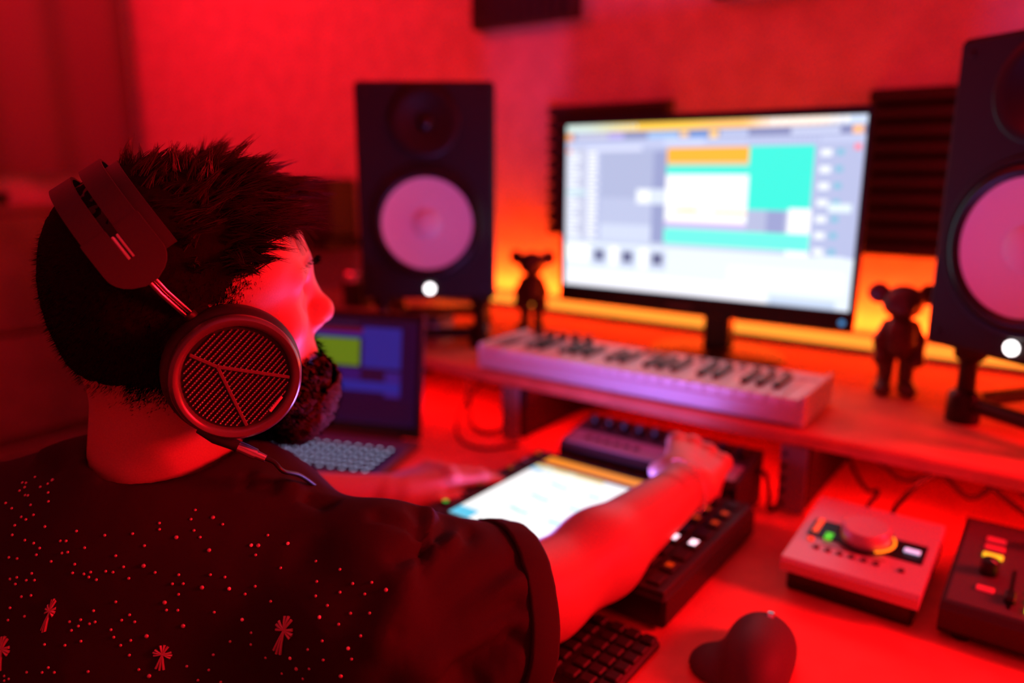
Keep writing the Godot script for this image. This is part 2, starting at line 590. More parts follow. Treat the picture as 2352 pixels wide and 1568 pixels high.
# ------------------------------------------------------------------ room shell
func room() -> void:
	var x0 := -2.95
	var x1 := 1.9
	var z1 := 1.9
	var w := x1 - x0
	var d := z1 - WALL
	var cx := (x0 + x1) / 2
	var cz := (WALL + z1) / 2
	structure("floor", rbox(w + 0.2, 0.1, d + 0.2), M.floor, T(cx, -0.05, cz))
	structure("ceiling", rbox(w + 0.2, 0.1, d + 0.2), M.ceiling, T(cx, 2.55, cz))
	structure("wall_front", rbox(w + 0.2, 2.5, 0.1), M.wall, T(cx, 1.25, WALL - 0.05))
	structure("wall_back", rbox(w + 0.2, 2.5, 0.1), M.wall, T(cx, 1.25, z1 + 0.05))
	structure("wall_left", rbox(0.1, 2.5, d), M.wall, T(x0 - 0.05, 1.25, cz))
	structure("wall_right", rbox(0.1, 2.5, d), M.wall, T(x1 + 0.05, 1.25, cz))
	structure("baseboard_front", rbox(w, 0.08, 0.012, 0.003), M.white, T(cx, 0.04, WALL + 0.006))
	# curtain on the left wall
	var m := MB.new()
	var rows := []
	for i in 121:
		var z := -1.50 + 1.9 * i / 120.0
		rows.append(Vector3(0.05 + 0.022 * sin(i * 0.42) + 0.012 * sin(i * 0.19 + 1.0), 0, z))
	for i in 120:
		var a: Vector3 = rows[i]
		var b: Vector3 = rows[i + 1]
		var na: Vector3 = (rows[mini(i + 1, 120)] - rows[maxi(i - 1, 0)]).cross(Vector3.DOWN).normalized()
		var nb2: Vector3 = (rows[mini(i + 2, 120)] - rows[i]).cross(Vector3.DOWN).normalized()
		if na.x < 0: na = -na
		if nb2.x < 0: nb2 = -nb2
		m.squad(a, b, b + Vector3.UP * 1.25, a + Vector3.UP * 1.25, na, nb2, nb2, na)
		var back := Vector3(-0.004, 0, 0)
		m.squad(a + back, b + back, b + back + Vector3.UP * 1.25, a + back + Vector3.UP * 1.25, -na, -nb2, -nb2, -na)
	var cu := thing("curtain", "tall dull curtain with soft folds hanging in the far left corner", "curtain", Vector3(x0, 1.2, 0))
	part(cu, "cloth", m.mesh(), M.curtain)
	part(cu, "rail", tube([Vector3(0.06, 1.255, -1.52), Vector3(0.06, 1.255, 0.45)], [0.012], 10), M.steel)
	# drawer cabinet in front of it
	var t := thing("drawer_cabinet", "wide chest of drawers against the left wall behind the man", "cabinet", Vector3(-2.6, 0, -0.72))
	part(t, "body", rbox(0.24, 1.06, 1.5, 0.004), M.wood, T(-0.133, 0.55, 0))
	part(t, "top", rbox(0.27, 0.025, 1.52, 0.004), M.wood, T(-0.125, 1.0925, 0))
	part(t, "plinth", rbox(0.22, 0.03, 1.46), M.steel, T(-0.14, 0.015, 0))
	for i in 3:
		var dr := part(t, "drawer", rbox(0.03, [0.325, 0.316, 0.350][i], 1.48, 0.004), M.wood, T(0.004, [0.200, 0.5525, 0.900][i], 0))
		part(dr, "grip", rbox(0.012, 0.012, 0.4, 0.003), M.wood, T(0.018, 0.135, 0.1))
	var bx := thing("flat_case", "thin dark case lying on top of the chest of drawers", "case", Vector3(-2.68, 1.105, -0.74))
	part(bx, "lid", rbox(0.16, 0.016, 0.42, 0.004), M.matte, T(0, 0.032, 0))
	part(bx, "tray", rbox(0.15, 0.024, 0.41, 0.003), M.black, T(0, 0.012, 0))
	var sc := thing("side_cabinet", "low cabinet against the wall left of the desk", "cabinet", Vector3(-1.50, 0, -1.30))
	part(sc, "body", rbox(0.52, 0.83, 0.40, 0.004), M.wood, T(0, 0.435, 0))
	part(sc, "top", rbox(0.54, 0.02, 0.43, 0.003), M.wood, T(0, 0.86, 0))
	for x in [-0.13, 0.13]:
		var dd := part(sc, "door", rbox(0.25, 0.79, 0.018, 0.003), M.wood, T(x, 0.435, 0.209))
		part(dd, "knob", cyl(0.010, 0.02, 0.003, 14), M.steel, T(-signf(x) * 0.1, 0.2, 0.009, 90))
	part(sc, "plinth", rbox(0.48, 0.02, 0.36), M.steel, T(0, 0.01, 0))
	# foam tiles
	foam("square charcoal foam tile high on the wall above the left speaker", -1.115, 1.695, true)
	foam("charcoal foam tile on the wall behind the monitor", -0.88, 1.207, false)
	foam("ridged foam tile on the wall between monitor and right speaker", -0.186, 1.203, false)
	foam("charcoal foam tile at the top edge above the monitor", -0.50, 1.692, true)
	var pn := thing("wall_box", "dark rectangular box on the wall left of the left speaker", "wall box", Vector3(-1.965, 0.985, WALL))
	part(pn, "body", rbox(0.46, 0.165, 0.10, 0.006), M.foam, T(0, 0.118, 0.05))
	part(pn, "ledge", rbox(0.48, 0.03, 0.13, 0.004), M.black, T(0, 0.015, 0.065))

func foam(label: String, x: float, y: float, upright: bool) -> void:
	var poly := PackedVector2Array()
	poly.append(Vector2(-0.15, 0))
	var n := 10
	for i in n:
		var a := -0.15 + 0.3 * i / n
		poly.append(Vector2(a + 0.0005, 0.008))
		poly.append(Vector2(a + 0.006, 0.034))
		poly.append(Vector2(a + 0.024, 0.034))
		poly.append(Vector2(a + 0.0295, 0.008))
	poly.append(Vector2(0.15, 0))
	var t := T(x - 0.15, y, WALL, 0, 90, 0)
	# profile runs along one wall axis, its height points into the room
	var bs := Basis(Vector3(1, 0, 0), Vector3(0, 0, 1), Vector3(0, -1, 0)) if upright else Basis(Vector3(0, 1, 0), Vector3(0, 0, 1), Vector3(1, 0, 0))
	t = Transform3D(bs, Vector3(x, y + 0.15, WALL) if upright else Vector3(x - 0.15, y, WALL))
	single("foam_tile", label, "foam tile", mprism(poly, 0.3).mesh(), M.foam, t, "foam tiles on the wall")

# ------------------------------------------------------------------ desk and raised shelf
func desk() -> void:
	var t := thing("desk", "long pale desk along the wall under all the studio gear", "desk", Vector3(-0.2, 0, -0.97))
	part(t, "desktop", rbox(2.0, 0.03, 1.13, 0.004), M.desk, T(0, DESK - 0.015, 0))
	for x in [-0.93, 0.93]:
		for z in [-0.5, 0.5]:
			part(t, "leg", rbox(0.05, DESK - 0.03, 0.05, 0.004), M.steel, T(x, (DESK - 0.03) / 2, z))
	part(t, "crossbar", rbox(1.8, 0.06, 0.02, 0.003), M.steel, T(0, 0.55, -0.5))
	var s := thing("monitor_shelf", "raised pale shelf on rack legs carrying the monitor and keyboard", "shelf", Vector3(-0.2, DESK, -1.262))
	part(s, "board", rbox(2.0, 0.02, 0.535, 0.004), M.desk, T(0, SHELF - DESK - 0.01, 0))
	part(s, "back_panel", rbox(1.96, SHELF - DESK - 0.02, 0.012, 0.001), M.desk, T(0, (SHELF - DESK - 0.02) / 2, -0.255))
	for x in [-0.745, -0.265, -1.185, 0.72]:
		var p := part(s, "side_panel", rbox(0.018, SHELF - DESK - 0.02, 0.44, 0.002), M.darkgrey, T(x + 0.2, (SHELF - DESK - 0.02) / 2, 0.022))
		var r := part(p, "rack_rail", rbox(0.036, SHELF - DESK - 0.024, 0.006, 0.001), M.rail, T(-0.006, 0, 0.235 + 0.006))
		for i in 5:
			part(p, "rack_hole", cyl(0.0035, 0.002, 0.0, 10), M.rubber, T(-0.0175, -0.036 + 0.018 * i, 0.2435, 90))

# ------------------------------------------------------------------ pictures on screens
func rect(im: Image, u0: float, v0: float, u1: float, v1: float, c: Color) -> void:
	var w := im.get_width()
	var h := im.get_height()
	im.fill_rect(Rect2i(int(u0 * w), int(v0 * h), maxi(1, int((u1 - u0) * w)), maxi(1, int((v1 - v0) * h))), c)

func c8(r: int, g: int, b: int) -> Color:
	return Color(r / 255.0, g / 255.0, b / 255.0)

func daw_picture() -> Image:
	var im := Image.create(1024, 576, false, Image.FORMAT_RGB8)
	im.fill(c8(178, 186, 222))
	# menu bar
	for i in 64:
		var u := i / 64.0
		var c := c8(205, 230, 225).lerp(c8(255, 205, 80), smoothstep(0.05, 0.3, u)).lerp(c8(255, 195, 110), smoothstep(0.4, 0.6, u)).lerp(c8(255, 225, 205), smoothstep(0.62, 0.72, u)).lerp(c8(205, 220, 245), smoothstep(0.85, 0.95, u))
		rect(im, u, 0, u + 1 / 64.0, 0.05, c)
	for i in 14: rect(im, 0.02 + i * 0.019, 0.012, 0.031 + i * 0.019, 0.036, c8(235, 240, 225))
	for i in 10: rect(im, 0.73 + i * 0.023, 0.010, 0.744 + i * 0.023, 0.038, c8(255, 250, 245))
	# tool bars
	rect(im, 0, 0.05, 1, 0.098, c8(135, 142, 185))
	rect(im, 0, 0.055, 0.026, 0.10, c8(255, 165, 90))
	rect(im, 0.04, 0.058, 0.17, 0.09, c8(200, 200, 225))
	rect(im, 0.17, 0.06, 0.23, 0.09, c8(190, 175, 240))
	rect(im, 0.32, 0.062, 0.43, 0.095, c8(160, 195, 240))
	rect(im, 0.435, 0.06, 0.463, 0.09, c8(255, 205, 140))
	rect(im, 0.47, 0.065, 0.53, 0.1, c8(110, 150, 215))
	rect(im, 0.535, 0.06, 0.565, 0.1, c8(255, 205, 120))
	rect(im, 0.57, 0.06, 0.66, 0.09, c8(190, 200, 235))
	rect(im, 0.79, 0.06, 0.93, 0.092, c8(200, 208, 238))
	rect(im, 0.962, 0.055, 0.992, 0.095, c8(255, 190, 140))
	rect(im, 0, 0.098, 1, 0.14, c8(190, 198, 232))
	rect(im, 0.38, 0.10, 0.52, 0.13, c8(205, 215, 250))
	for i in 16: rect(im, 0.66 + i * 0.014, 0.108, 0.666 + i * 0.014, 0.13, c8(165, 175, 215))
	# browser columns
	rect(im, 0, 0.14, 0.085, 0.72, c8(195, 198, 222))
	for i in 22:
		var w := 0.028 + 0.03 * absf(sin(i * 2.3))
		rect(im, 0.006, 0.15 + i * 0.0255, 0.006 + w, 0.167 + i * 0.0255, c8(240, 245, 255))
	rect(im, 0.004, 0.148, 0.022, 0.17, c8(255, 160, 140))
	rect(im, 0.004, 0.40, 0.085, 0.428, c8(195, 225, 232))
	rect(im, 0.085, 0.14, 0.30, 0.165, c8(215, 220, 245))
	for i in 24:
		var w2 := 0.03 + 0.016 * absf(sin(i * 1.7 + 0.5))
		rect(im, 0.089, 0.17 + i * 0.0225, 0.089 + w2, 0.186 + i * 0.0225, c8(246, 248, 255))
	rect(im, 0.145, 0.165, 0.345, 0.44, c8(172, 180, 214))
	rect(im, 0.145, 0.44, 0.345, 0.60, c8(184, 192, 224))
	rect(im, 0.145, 0.60, 0.345, 0.70, c8(205, 214, 238))
	rect(im, 0.345, 0.165, 0.393, 0.70, c8(150, 158, 200))
	# arrangement
	rect(im, 0.393, 0.148, 0.672, 0.152, c8(255, 170, 150))
	rect(im, 0.393, 0.152, 0.668, 0.235, c8(250, 180, 60))
	rect(im, 0.393, 0.235, 0.668, 0.25, c8(220, 205, 160))
	rect(im, 0.393, 0.25, 0.668, 0.30, c8(60, 235, 215))
	rect(im, 0.668, 0.148, 0.863, 0.49, c8(60, 235, 215))
	rect(im, 0.393, 0.30, 0.672, 0.60, c8(255, 255, 255))
	for i in 9: rect(im, 0.425 + i * 0.01, 0.50 - 0.008 * sin(i * 0.35), 0.435 + i * 0.01, 0.515, c8(250, 205, 150))
	for i in 11: rect(im, 0.56 + i * 0.01, 0.50, 0.57 + i * 0.01, 0.516, c8(250, 205, 150))
	rect(im, 0.393, 0.568, 0.672, 0.60, c8(205, 185, 235))
	rect(im, 0.672, 0.49, 0.80, 0.615, c8(178, 184, 216))
	rect(im, 0.735, 0.49, 0.79, 0.615, c8(152, 158, 202))
	rect(im, 0.80, 0.475, 0.868, 0.64, c8(252, 252, 255))
	rect(im, 0.393, 0.61, 0.868, 0.70, c8(110, 245, 225))
	rect(im, 0.80, 0.70, 0.868, 0.76, c8(255, 255, 255))
	rect(im, 0.285, 0.385, 0.393, 0.475, c8(215, 225, 242))
	rect(im, 0.29, 0.392, 0.335, 0.468, c8(250, 252, 255))
	# mixer column
	for i in 7:
		rect(im, 0.88, 0.17 + i * 0.085, 0.912, 0.205 + i * 0.085, c8(240, 245, 250))
		rect(im, 0.925, 0.17 + i * 0.085, 0.945, 0.20 + i * 0.085, c8(120, 190, 215))
	rect(im, 0.972, 0.145, 0.99, 0.175, c8(255, 130, 150))
	rect(im, 0.915, 0.445, 0.98, 0.49, c8(225, 240, 245))
	rect(im, 0.895, 0.72, 0.975, 0.76, c8(235, 245, 250))
	# device area
	rect(im, 0.0, 0.70, 0.80, 0.725, c8(195, 205, 228))
	rect(im, 0.0, 0.725, 1, 1, c8(228, 238, 252))
	rect(im, 0.0, 0.73, 0.105, 0.84, c8(255, 255, 255))
	rect(im, 0.0, 0.90, 0.75, 1, c8(246, 246, 255))
	rect(im, 0.62, 0.80, 0.98, 0.92, c8(240, 250, 255))
	for u in [0.145, 0.258, 0.372]:
		rect(im, u - 0.033, 0.745, u + 0.033, 0.865, c8(200, 210, 235))
		rect(im, u - 0.019, 0.765, u + 0.02, 0.832, c8(95, 98, 135))
	rect(im, 0.19, 0.735, 0.225, 0.85, c8(252, 252, 255))
	rect(im, 0.305, 0.735, 0.34, 0.86, c8(250, 252, 255))
	rect(im, 0.76, 0.955, 0.96, 1, c8(195, 210, 235))
	return im

func laptop_picture() -> Image:
	var im := Image.create(512, 320, false, Image.FORMAT_RGB8)
	im.fill(c8(22, 6, 42))
	rect(im, 0, 0, 1, 0.05, c8(24, 8, 34))
	rect(im, 0.02, 0.10, 0.70, 0.145, c8(96, 10, 30))
	rect(im, 0.02, 0.145, 0.70, 0.20, c8(28, 28, 120))
	rect(im, 0.02, 0.20, 0.63, 0.46, c8(92, 118, 22))
	rect(im, 0.65, 0.085, 0.90, 0.47, c8(34, 34, 128))
	rect(im, 0.02, 0.48, 0.64, 0.60, c8(42, 16, 92))
	rect(im, 0.65, 0.48, 0.80, 0.60, c8(34, 8, 42))
	rect(im, 0.80, 0.50, 0.90, 0.74, c8(46, 26, 112))
	rect(im, 0.02, 0.60, 0.90, 0.70, c8(30, 34, 132))
	rect(im, 0.02, 0.76, 0.98, 0.97, c8(26, 6, 36))
	for i in 12: rect(im, 0.03 + i * 0.05, 0.055, 0.06 + i * 0.05, 0.07, c8(60, 40, 70))
	return im

func pad_picture() -> Image:
	var im := Image.create(320, 480, false, Image.FORMAT_RGB8)
	im.fill(c8(255, 255, 255))
	rect(im, 0, 0, 1, 0.105, c8(242, 140, 15))
	rect(im, 0, 0.105, 1, 0.15, c8(60, 16, 40))
	rect(im, 0.0, 0.15, 0.72, 0.19, c8(255, 225, 130))
	rect(im, 0.10, 0.155, 0.2, 0.185, c8(255, 245, 190))
	rect(im, 0.34, 0.155, 0.44, 0.185, c8(255, 245, 190))
	rect(im, 0.0, 0.19, 0.12, 0.25, c8(140, 210, 245))
	rect(im, 0.14, 0.20, 0.24, 0.23, c8(190, 235, 245))
	rect(im, 0.0, 0.90, 0.2, 1.0, c8(90, 205, 240))
	for i in 3:
		rect(im, 0.34, 0.34 + i * 0.2, 0.42, 0.365 + i * 0.2, c8(150, 235, 230))
		rect(im, 0.42, 0.355 + i * 0.2, 0.54, 0.38 + i * 0.2, c8(170, 240, 235))
		rect(im, 0.74, 0.36 + i * 0.2, 0.86, 0.385 + i * 0.2, c8(165, 238, 235))
	return im

# ------------------------------------------------------------------ monitor, speakers, keyboard
func shelf_things() -> void:
	var t := thing("computer_monitor", "black widescreen monitor showing a bright music program", "monitor", Vector3(-0.556, SHELF, -1.345), 1.0)
	var fy := 1.13 - SHELF
	var zf := 0.065
	part(t, "panel", rbox(0.556, 0.350, 0.028, 0.008), M.black, T(0, fy, zf - 0.018))
	var bz := MB.new()
	bz.add(mbox(0.56, 0.014, 0.010, 0.002), T(0, fy + 0.1705, zf - 0.005))
	bz.add(mbox(0.56, 0.034, 0.010, 0.002), T(0, fy - 0.1605, zf - 0.005))
	for s in [-1, 1]: bz.add(mbox(0.010, 0.31, 0.010, 0.002), T(s * 0.275, fy + 0.01, zf - 0.005))
	part(t, "bezel", bz.mesh(), M.black)
	part(t, "screen", face(0.541, 0.308), screen_mat(daw_picture(), 1.2), T(0, fy + 0.0105, zf - 0.0035))
	part(t, "badge", rbox(0.05, 0.006, 0.001), M.grey, T(-0.02, fy - 0.163, zf + 0.0005))
	part(t, "power_light", cyl(0.0045, 0.0015, 0.0, 12), glow("blue_led", c8(60, 150, 215), 1.0), T(0.262, fy - 0.162, zf, 90))
	part(t, "neck", rbox(0.05, 0.14, 0.035, 0.005), M.black, T(0.03, 0.08, -0.01))
	var base := MB.new()
	base.add(mlathe([Vector2(0, 0), Vector2(0.12, 0), Vector2(0.122, 0.004), Vector2(0.115, 0.009), Vector2(0.05, 0.014), Vector2(0, 0.015)], 40), Transform3D(Basis.from_scale(Vector3(1.05, 1, 0.78)), Vector3(0.03, 0, 0)))
	part(t, "base", base.mesh(), M.black)
	area(t, "screen_light", lin(0.5, 0.3, 1.0), 0.006, Vector2(0.54, 0.307), T(0, fy + 0.0105, zf + 0.004, 0, 180))
	# speakers
	speaker("tall black studio speaker with pink-lit cone left of the monitor", Vector3(-0.966, 0.974, -1.030), 38.0)
	speaker("large black studio speaker cut off by the right picture edge", Vector3(-0.051, 0.98, -1.079), -33.5)
	# figurines
	figurine("dark toy figure standing between left speaker and monitor", Vector3(-0.935, SHELF, -1.32), 25, 1.0)
	figurine("brown toy figure with round ears beside the right speaker", Vector3(-0.203, SHELF, -1.262), 20, 1.0)
	midi_keyboard()

func speaker(label: String, at: Vector3, turn: float) -> void:
	var t := thing("studio_speaker", label, "speaker", at, turn, "pair of studio speakers")
	var up := Basis(Vector3(1, 0, 0), Vector3(0, 0, 1), Vector3(0, -1, 0))  # lathe axis y -> z (out of the baffle)
	part(t, "cabinet", rbox(0.25, 0.39, 0.334, 0.006), M.matte, T(0, 0.195, -0.167))
	part(t, "waveguide", lathe([Vector2(0.062, 0), Vector2(0.062, 0.009), Vector2(0.058, 0.011), Vector2(0.045, 0.008), Vector2(0.026, 0.002), Vector2(0.016, 0.0008)], 40), M.black, Transform3D(up, Vector3(0, 0.195 + 0.125, 0)))
	part(t, "tweeter", lathe([Vector2(0.016, 0.0005), Vector2(0.0145, 0.004), Vector2(0.010, 0.0075), Vector2(0.004, 0.0092), Vector2(0, 0.0095)], 24), M.rubber, Transform3D(up, Vector3(0, 0.195 + 0.125, 0)))
	part(t, "mount_ring", lathe([Vector2(0.109, 0), Vector2(0.109, 0.004), Vector2(0.107, 0.006), Vector2(0.101, 0.006), Vector2(0.099, 0.002)], 56), M.black, Transform3D(up, Vector3(0, 0.195 - 0.055, 0)))
	part(t, "surround", lathe([Vector2(0.1, 0.001), Vector2(0.099, 0.006), Vector2(0.095, 0.0095), Vector2(0.0905, 0.0105), Vector2(0.086, 0.009), Vector2(0.083, 0.004)], 56), M.rubber, Transform3D(up, Vector3(0, 0.195 - 0.055, 0)))
	part(t, "cone", lathe([Vector2(0.0835, 0.005), Vector2(0.078, 0.0035), Vector2(0.05, 0.0015), Vector2(0.027, 0.0008)], 56), M.cone, Transform3D(up, Vector3(0, 0.195 - 0.055, 0)), "white cone")
	part(t, "dust_cap", lathe([Vector2(0.0275, 0.0008), Vector2(0.025, 0.0052), Vector2(0.018, 0.0085), Vector2(0.009, 0.0105), Vector2(0, 0.011)], 32), M.cone, Transform3D(up, Vector3(0, 0.195 - 0.055, 0)))
	part(t, "power_light", cyl(0.0090, 0.003, 0.0, 24), glow("white_led", Color(1, 1, 1), 4.0), Transform3D(up, Vector3(0.002, 0.0195, 0)), "glowing white emblem")
	for s in [[-0.104, 0.175], [0.104, 0.175], [-0.104, -0.175], [0.104, -0.175]]:
		part(t, "screw", cyl(0.004, 0.002, 0.0005, 12), M.steel, Transform3D(up, Vector3(s[0], 0.195 + s[1], 0)))
	# its stand
	var side := "left" if turn > 0 else "right"
	var st := thing("speaker_stand", "low black tube stand under the %s speaker" % side, "stand", Vector3(at.x, SHELF, at.z), turn, "speaker stands")
	var h := at.y - SHELF
	for x in [-0.095, 0.095]:
		part(st, "side_tube", tube([Vector3(x, 0.028, -0.29), Vector3(x, 0.028, -0.055)], [0.011], 12), M.black)
		for z in [-0.29, -0.055]:
			part(st, "foot", lathe([Vector2(0, 0), Vector2(0.021, 0), Vector2(0.022, 0.006), Vector2(0.021, 0.04), Vector2(0.016, 0.046), Vector2(0, 0.046)], 20), M.rubber, T(x, 0, z))
			part(st, "post", cyl(0.012, h - 0.046 - 0.024, 0.001, 16), M.black, T(x, 0.046, z))
			part(st, "cup", lathe([Vector2(0, 0), Vector2(0.014, 0), Vector2(0.02, 0.006), Vector2(0.021, 0.024), Vector2(0, 0.024)], 20), M.rubber, T(x, h - 0.024, z))
	for z in [-0.29, -0.055]:
		part(st, "cross_tube", tube([Vector3(-0.095, 0.028, z), Vector3(0.095, 0.028, z)], [0.011], 12), M.black)

func figurine(label: String, at: Vector3, turn: float, s: float) -> void:
	var t := thing("toy_figure", label, "figurine", at, turn, "toy figures on the shelf")
	t.scale = Vector3.ONE * s
	var m: Material = M.toy
	for x in [-1.0, 1.0]:
		part(t, "shoe", joined([net([ell(Vector3(x * 0.018, 0.011, 0.008), Vector3(0.015, 0.012, 0.022), 0.006), cap(Vector3(x * 0.016, 0.012, 0), Vector3(x * 0.015, 0.026, -0.002), 0.012, 0.011, 0.006)], Vector3(-0.05, -0.01, -0.04), Vector3(0.05, 0.05, 0.05), 0.0035)]), m)
		part(t, "leg", lathe([Vector2(0, 0), Vector2(0.0105, 0), Vector2(0.012, 0.02), Vector2(0.0125, 0.05), Vector2(0, 0.052)], 16), m, T(x * 0.0145, 0.022, -0.001))
		part(t, "arm", joined([net([cap(Vector3(x * 0.019, 0.112, 0), Vector3(x * 0.028, 0.088, 0.004), 0.008, 0.009, 0.006), cap(Vector3(x * 0.028, 0.088, 0.004), Vector3(x * 0.026, 0.062, 0.012), 0.009, 0.0095, 0.006), ball(Vector3(x * 0.025, 0.058, 0.014), 0.011, 0.006)], Vector3(-0.055, 0.035, -0.02), Vector3(0.055, 0.13, 0.03), 0.0035)]), m)
		part(t, "ear", lathe([Vector2(0, -0.006), Vector2(0.013, -0.006), Vector2(0.016, -0.002), Vector2(0.016, 0.003), Vector2(0.012, 0.006), Vector2(0, 0.006)], 20), m, T(x * 0.034, 0.158, -0.004, 90, x * 20.0))
	part(t, "torso", lathe([Vector2(0, 0.062), Vector2(0.02, 0.062), Vector2(0.0265, 0.072), Vector2(0.027, 0.085), Vector2(0.024, 0.105), Vector2(0.018, 0.118), Vector2(0.011, 0.124), Vector2(0, 0.125)], 24), m)
	part(t, "head", joined([net([ell(Vector3(0, 0.145, 0), Vector3(0.03, 0.027, 0.028), 0.006), ell(Vector3(0, 0.138, 0.022), Vector3(0.013, 0.010, 0.012), 0.006)], Vector3(-0.04, 0.105, -0.04), Vector3(0.04, 0.185, 0.045), 0.0035)]), m)

func midi_keyboard() -> void:
	# front left corner at (-0.83, -1.037), front right at (-0.262, -1.014)
	var t := thing("piano_keyboard", "white three-octave music keyboard on the shelf below the monitor", "music keyboard", Vector3(-0.543, SHELF, -1.0735), 1.0)
	var w := 0.552
	for x in [-0.25, 0.25]:
		for z in [-0.055, 0.055]:
			part(t, "foot", cyl(0.008, 0.004, 0.001, 12), M.rubber, T(x, 0, z))
	part(t, "body", rbox(w, 0.027, 0.150, 0.004), M.white, T(0, 0.0175, 0))
	part(t, "control_panel", rbox(w - 0.006, 0.012, 0.038, 0.003), M.white, T(0, 0.036, -0.055))
	part(t, "left_block", rbox(0.048, 0.012, 0.112, 0.003), M.white, T(-w / 2 + 0.027, 0.036, 0.018))
	for x in [-1, 1]: part(t, "end_cheek", rbox(0.007, 0.044, 0.150, 0.002), M.white, T(x * (w / 2 - 0.002), 0.025, 0))
	for i in 2: part(t, "touch_strip", rbox(0.009, 0.002, 0.06, 0.0008), M.darkgrey, T(-w / 2 + 0.020 + i * 0.016, 0.0425, 0.02))
	var kw := 0.0223
	var x0 := -w / 2 + 0.054
	for i in 22:
		part(t, "white_key", rbox(kw - 0.0012, 0.011, 0.108, 0.0012), M.keywhite, T(x0 + kw * (i + 0.5), 0.0355, 0.0195))
	for o in 3:
		for k in [1, 2, 4, 5, 6]:
			part(t, "black_key", rbox(0.0108, 0.008, 0.068, 0.002), M.black, T(x0 + kw * (o * 7 + k) + (0.001 if k in [2, 6] else -0.001), 0.0440, -0.001))
	for i in 5: part(t, "knob", cyl(0.0075, 0.012, 0.0015, 20), M.darkgrey, T(-0.235 + i * 0.026, 0.042, -0.055))
	for i in 8: part(t, "button", rbox(0.012, 0.003, 0.007, 0.001), M.grey, T(0.06 + i * 0.022, 0.043, -0.055))
	part(t, "display", rbox(0.05, 0.002, 0.022, 0.0005), M.rubber, T(0.0, 0.0425, -0.055))

# ------------------------------------------------------------------ gear on the desk
func desk_things() -> void:
	groovebox()
	synth()
	audio_interface()
	fader_controller()
	typing_keyboard()
	mouse()
	laptop()

func groovebox() -> void:
	var t := thing("groovebox", "black pad controller with a bright white touch screen", "pad controller", Vector3(-0.453, DESK, -0.768))
	part(t, "body", rbox(0.335, 0.036, 0.262, 0.004), M.black, T(0, 0.022, 0))
	part(t, "top_plate", rbox(0.329, 0.005, 0.256, 0.0015), M.darkgrey, T(0, 0.0425, 0))
	for x in [-0.14, 0.14]:
		for z in [-0.11, 0.11]: part(t, "foot", cyl(0.01, 0.005, 0.001, 12), M.rubber, T(x, 0, z))
	var dx := -0.052
	part(t, "screen_frame", rbox(0.166, 0.004, 0.240, 0.0015), M.rubber, T(dx, 0.046, 0.008))
	part(t, "touch_screen", face(0.154, 0.228), screen_mat(pad_picture(), 1.05), T(dx, 0.0484, 0.008, -90))
	area(t, "touch_screen_light", lin(0.36, 0.18, 1.0), 0.20, Vector2(0.15, 0.225), T(dx, 0.052, 0.008, 90))
	# left column of small lit buttons
	var cols := [c8(150, 110, 10), c8(120, 70, 120), c8(150, 100, 10), c8(190, 20, 30), c8(150, 100, 10), c8(160, 20, 30), c8(30, 190, 60)]
	for i in 7:
		var m := part(t, "button", rbox(0.012, 0.004, 0.010, 0.001), M.keycap, T(-0.1515, 0.0465, -0.105 + i * 0.0345))
		part(m, "button_light", rbox(0.006, 0.0006, 0.005), glow("button_led", cols[i], 1.2 if i == 6 else 0.5), T(0, 0.0024, 0))
	# right field of pads, each with its light
	for r in 8:
		for c in 5:
			var p := part(t, "pad", rbox(0.016, 0.004, 0.021, 0.0012), M.keycap, T(0.053 + c * 0.0235, 0.0465, -0.108 + r * 0.031))
			var lit := c >= 3 and r == 4
			if (c >= 3 and r in [1, 2, 4, 6]) or (c == 2 and r in [2, 5]):
				part(p, "pad_light", rbox(0.008, 0.0006, 0.009 if not lit else 0.012), glow("pad_led", Color(0.92, 0.92, 1.0) if lit else c8(150, 60, 5), 1.6 if lit else 0.5), T(0, 0.0024, 0))

func synth() -> void:
	var t := thing("desktop_synthesizer", "small dark synthesizer box with knob rows behind the lit touch screen", "synthesizer", Vector3(-0.452, DESK, -0.955))
	# side profile (depth towards the viewer, height)
	var prof := PackedVector2Array([Vector2(-0.052, 0.004), Vector2(0.050, 0.004), Vector2(0.050, 0.056), Vector2(0.044, 0.064), Vector2(-0.046, 0.080), Vector2(-0.052, 0.076)])
	part(t, "body", mprism(prof, 0.274).mesh(), M.darkgrey, Transform3D(Basis(Vector3(0, 0, 1), Vector3(0, 1, 0), Vector3(-1, 0, 0)), Vector3(0.137, 0, 0)))
	for x in [-0.12, 0.12]:
		for z in [-0.04, 0.04]: part(t, "foot", cyl(0.008, 0.004, 0.001, 12), M.rubber, T(x, 0, z))
	var tilt := rad_to_deg(atan2(0.016, 0.09))
	part(t, "front_panel", rbox(0.262, 0.0015, 0.040, 0.0005), M.rail, T(0, 0.0675, 0.026, tilt))
	part(t, "back_panel", rbox(0.262, 0.0015, 0.038, 0.0005), M.black, T(0, 0.0752, -0.022, tilt))
	for i in 10: part(t, "knob", lathe([Vector2(0, 0), Vector2(0.0075, 0), Vector2(0.007, 0.010), Vector2(0.006, 0.012), Vector2(0, 0.012)], 18), M.rubber, T(-0.117 + i * 0.026, 0.0758, -0.022, tilt))
	for i in 6: part(t, "button", rbox(0.009, 0.003, 0.006, 0.001), M.keycap, T(-0.1 + i * 0.016, 0.069, 0.026, tilt))
	for i in 4: part(t, "slider", rbox(0.004, 0.005, 0.010, 0.001), M.rubber, T(0.025 + i * 0.018, 0.0702, 0.024, tilt))
	for i in 11: part(t, "key", rbox(0.020, 0.034, 0.008, 0.0015), M.keycap, T(-0.12 + i * 0.024, 0.028, 0.051))

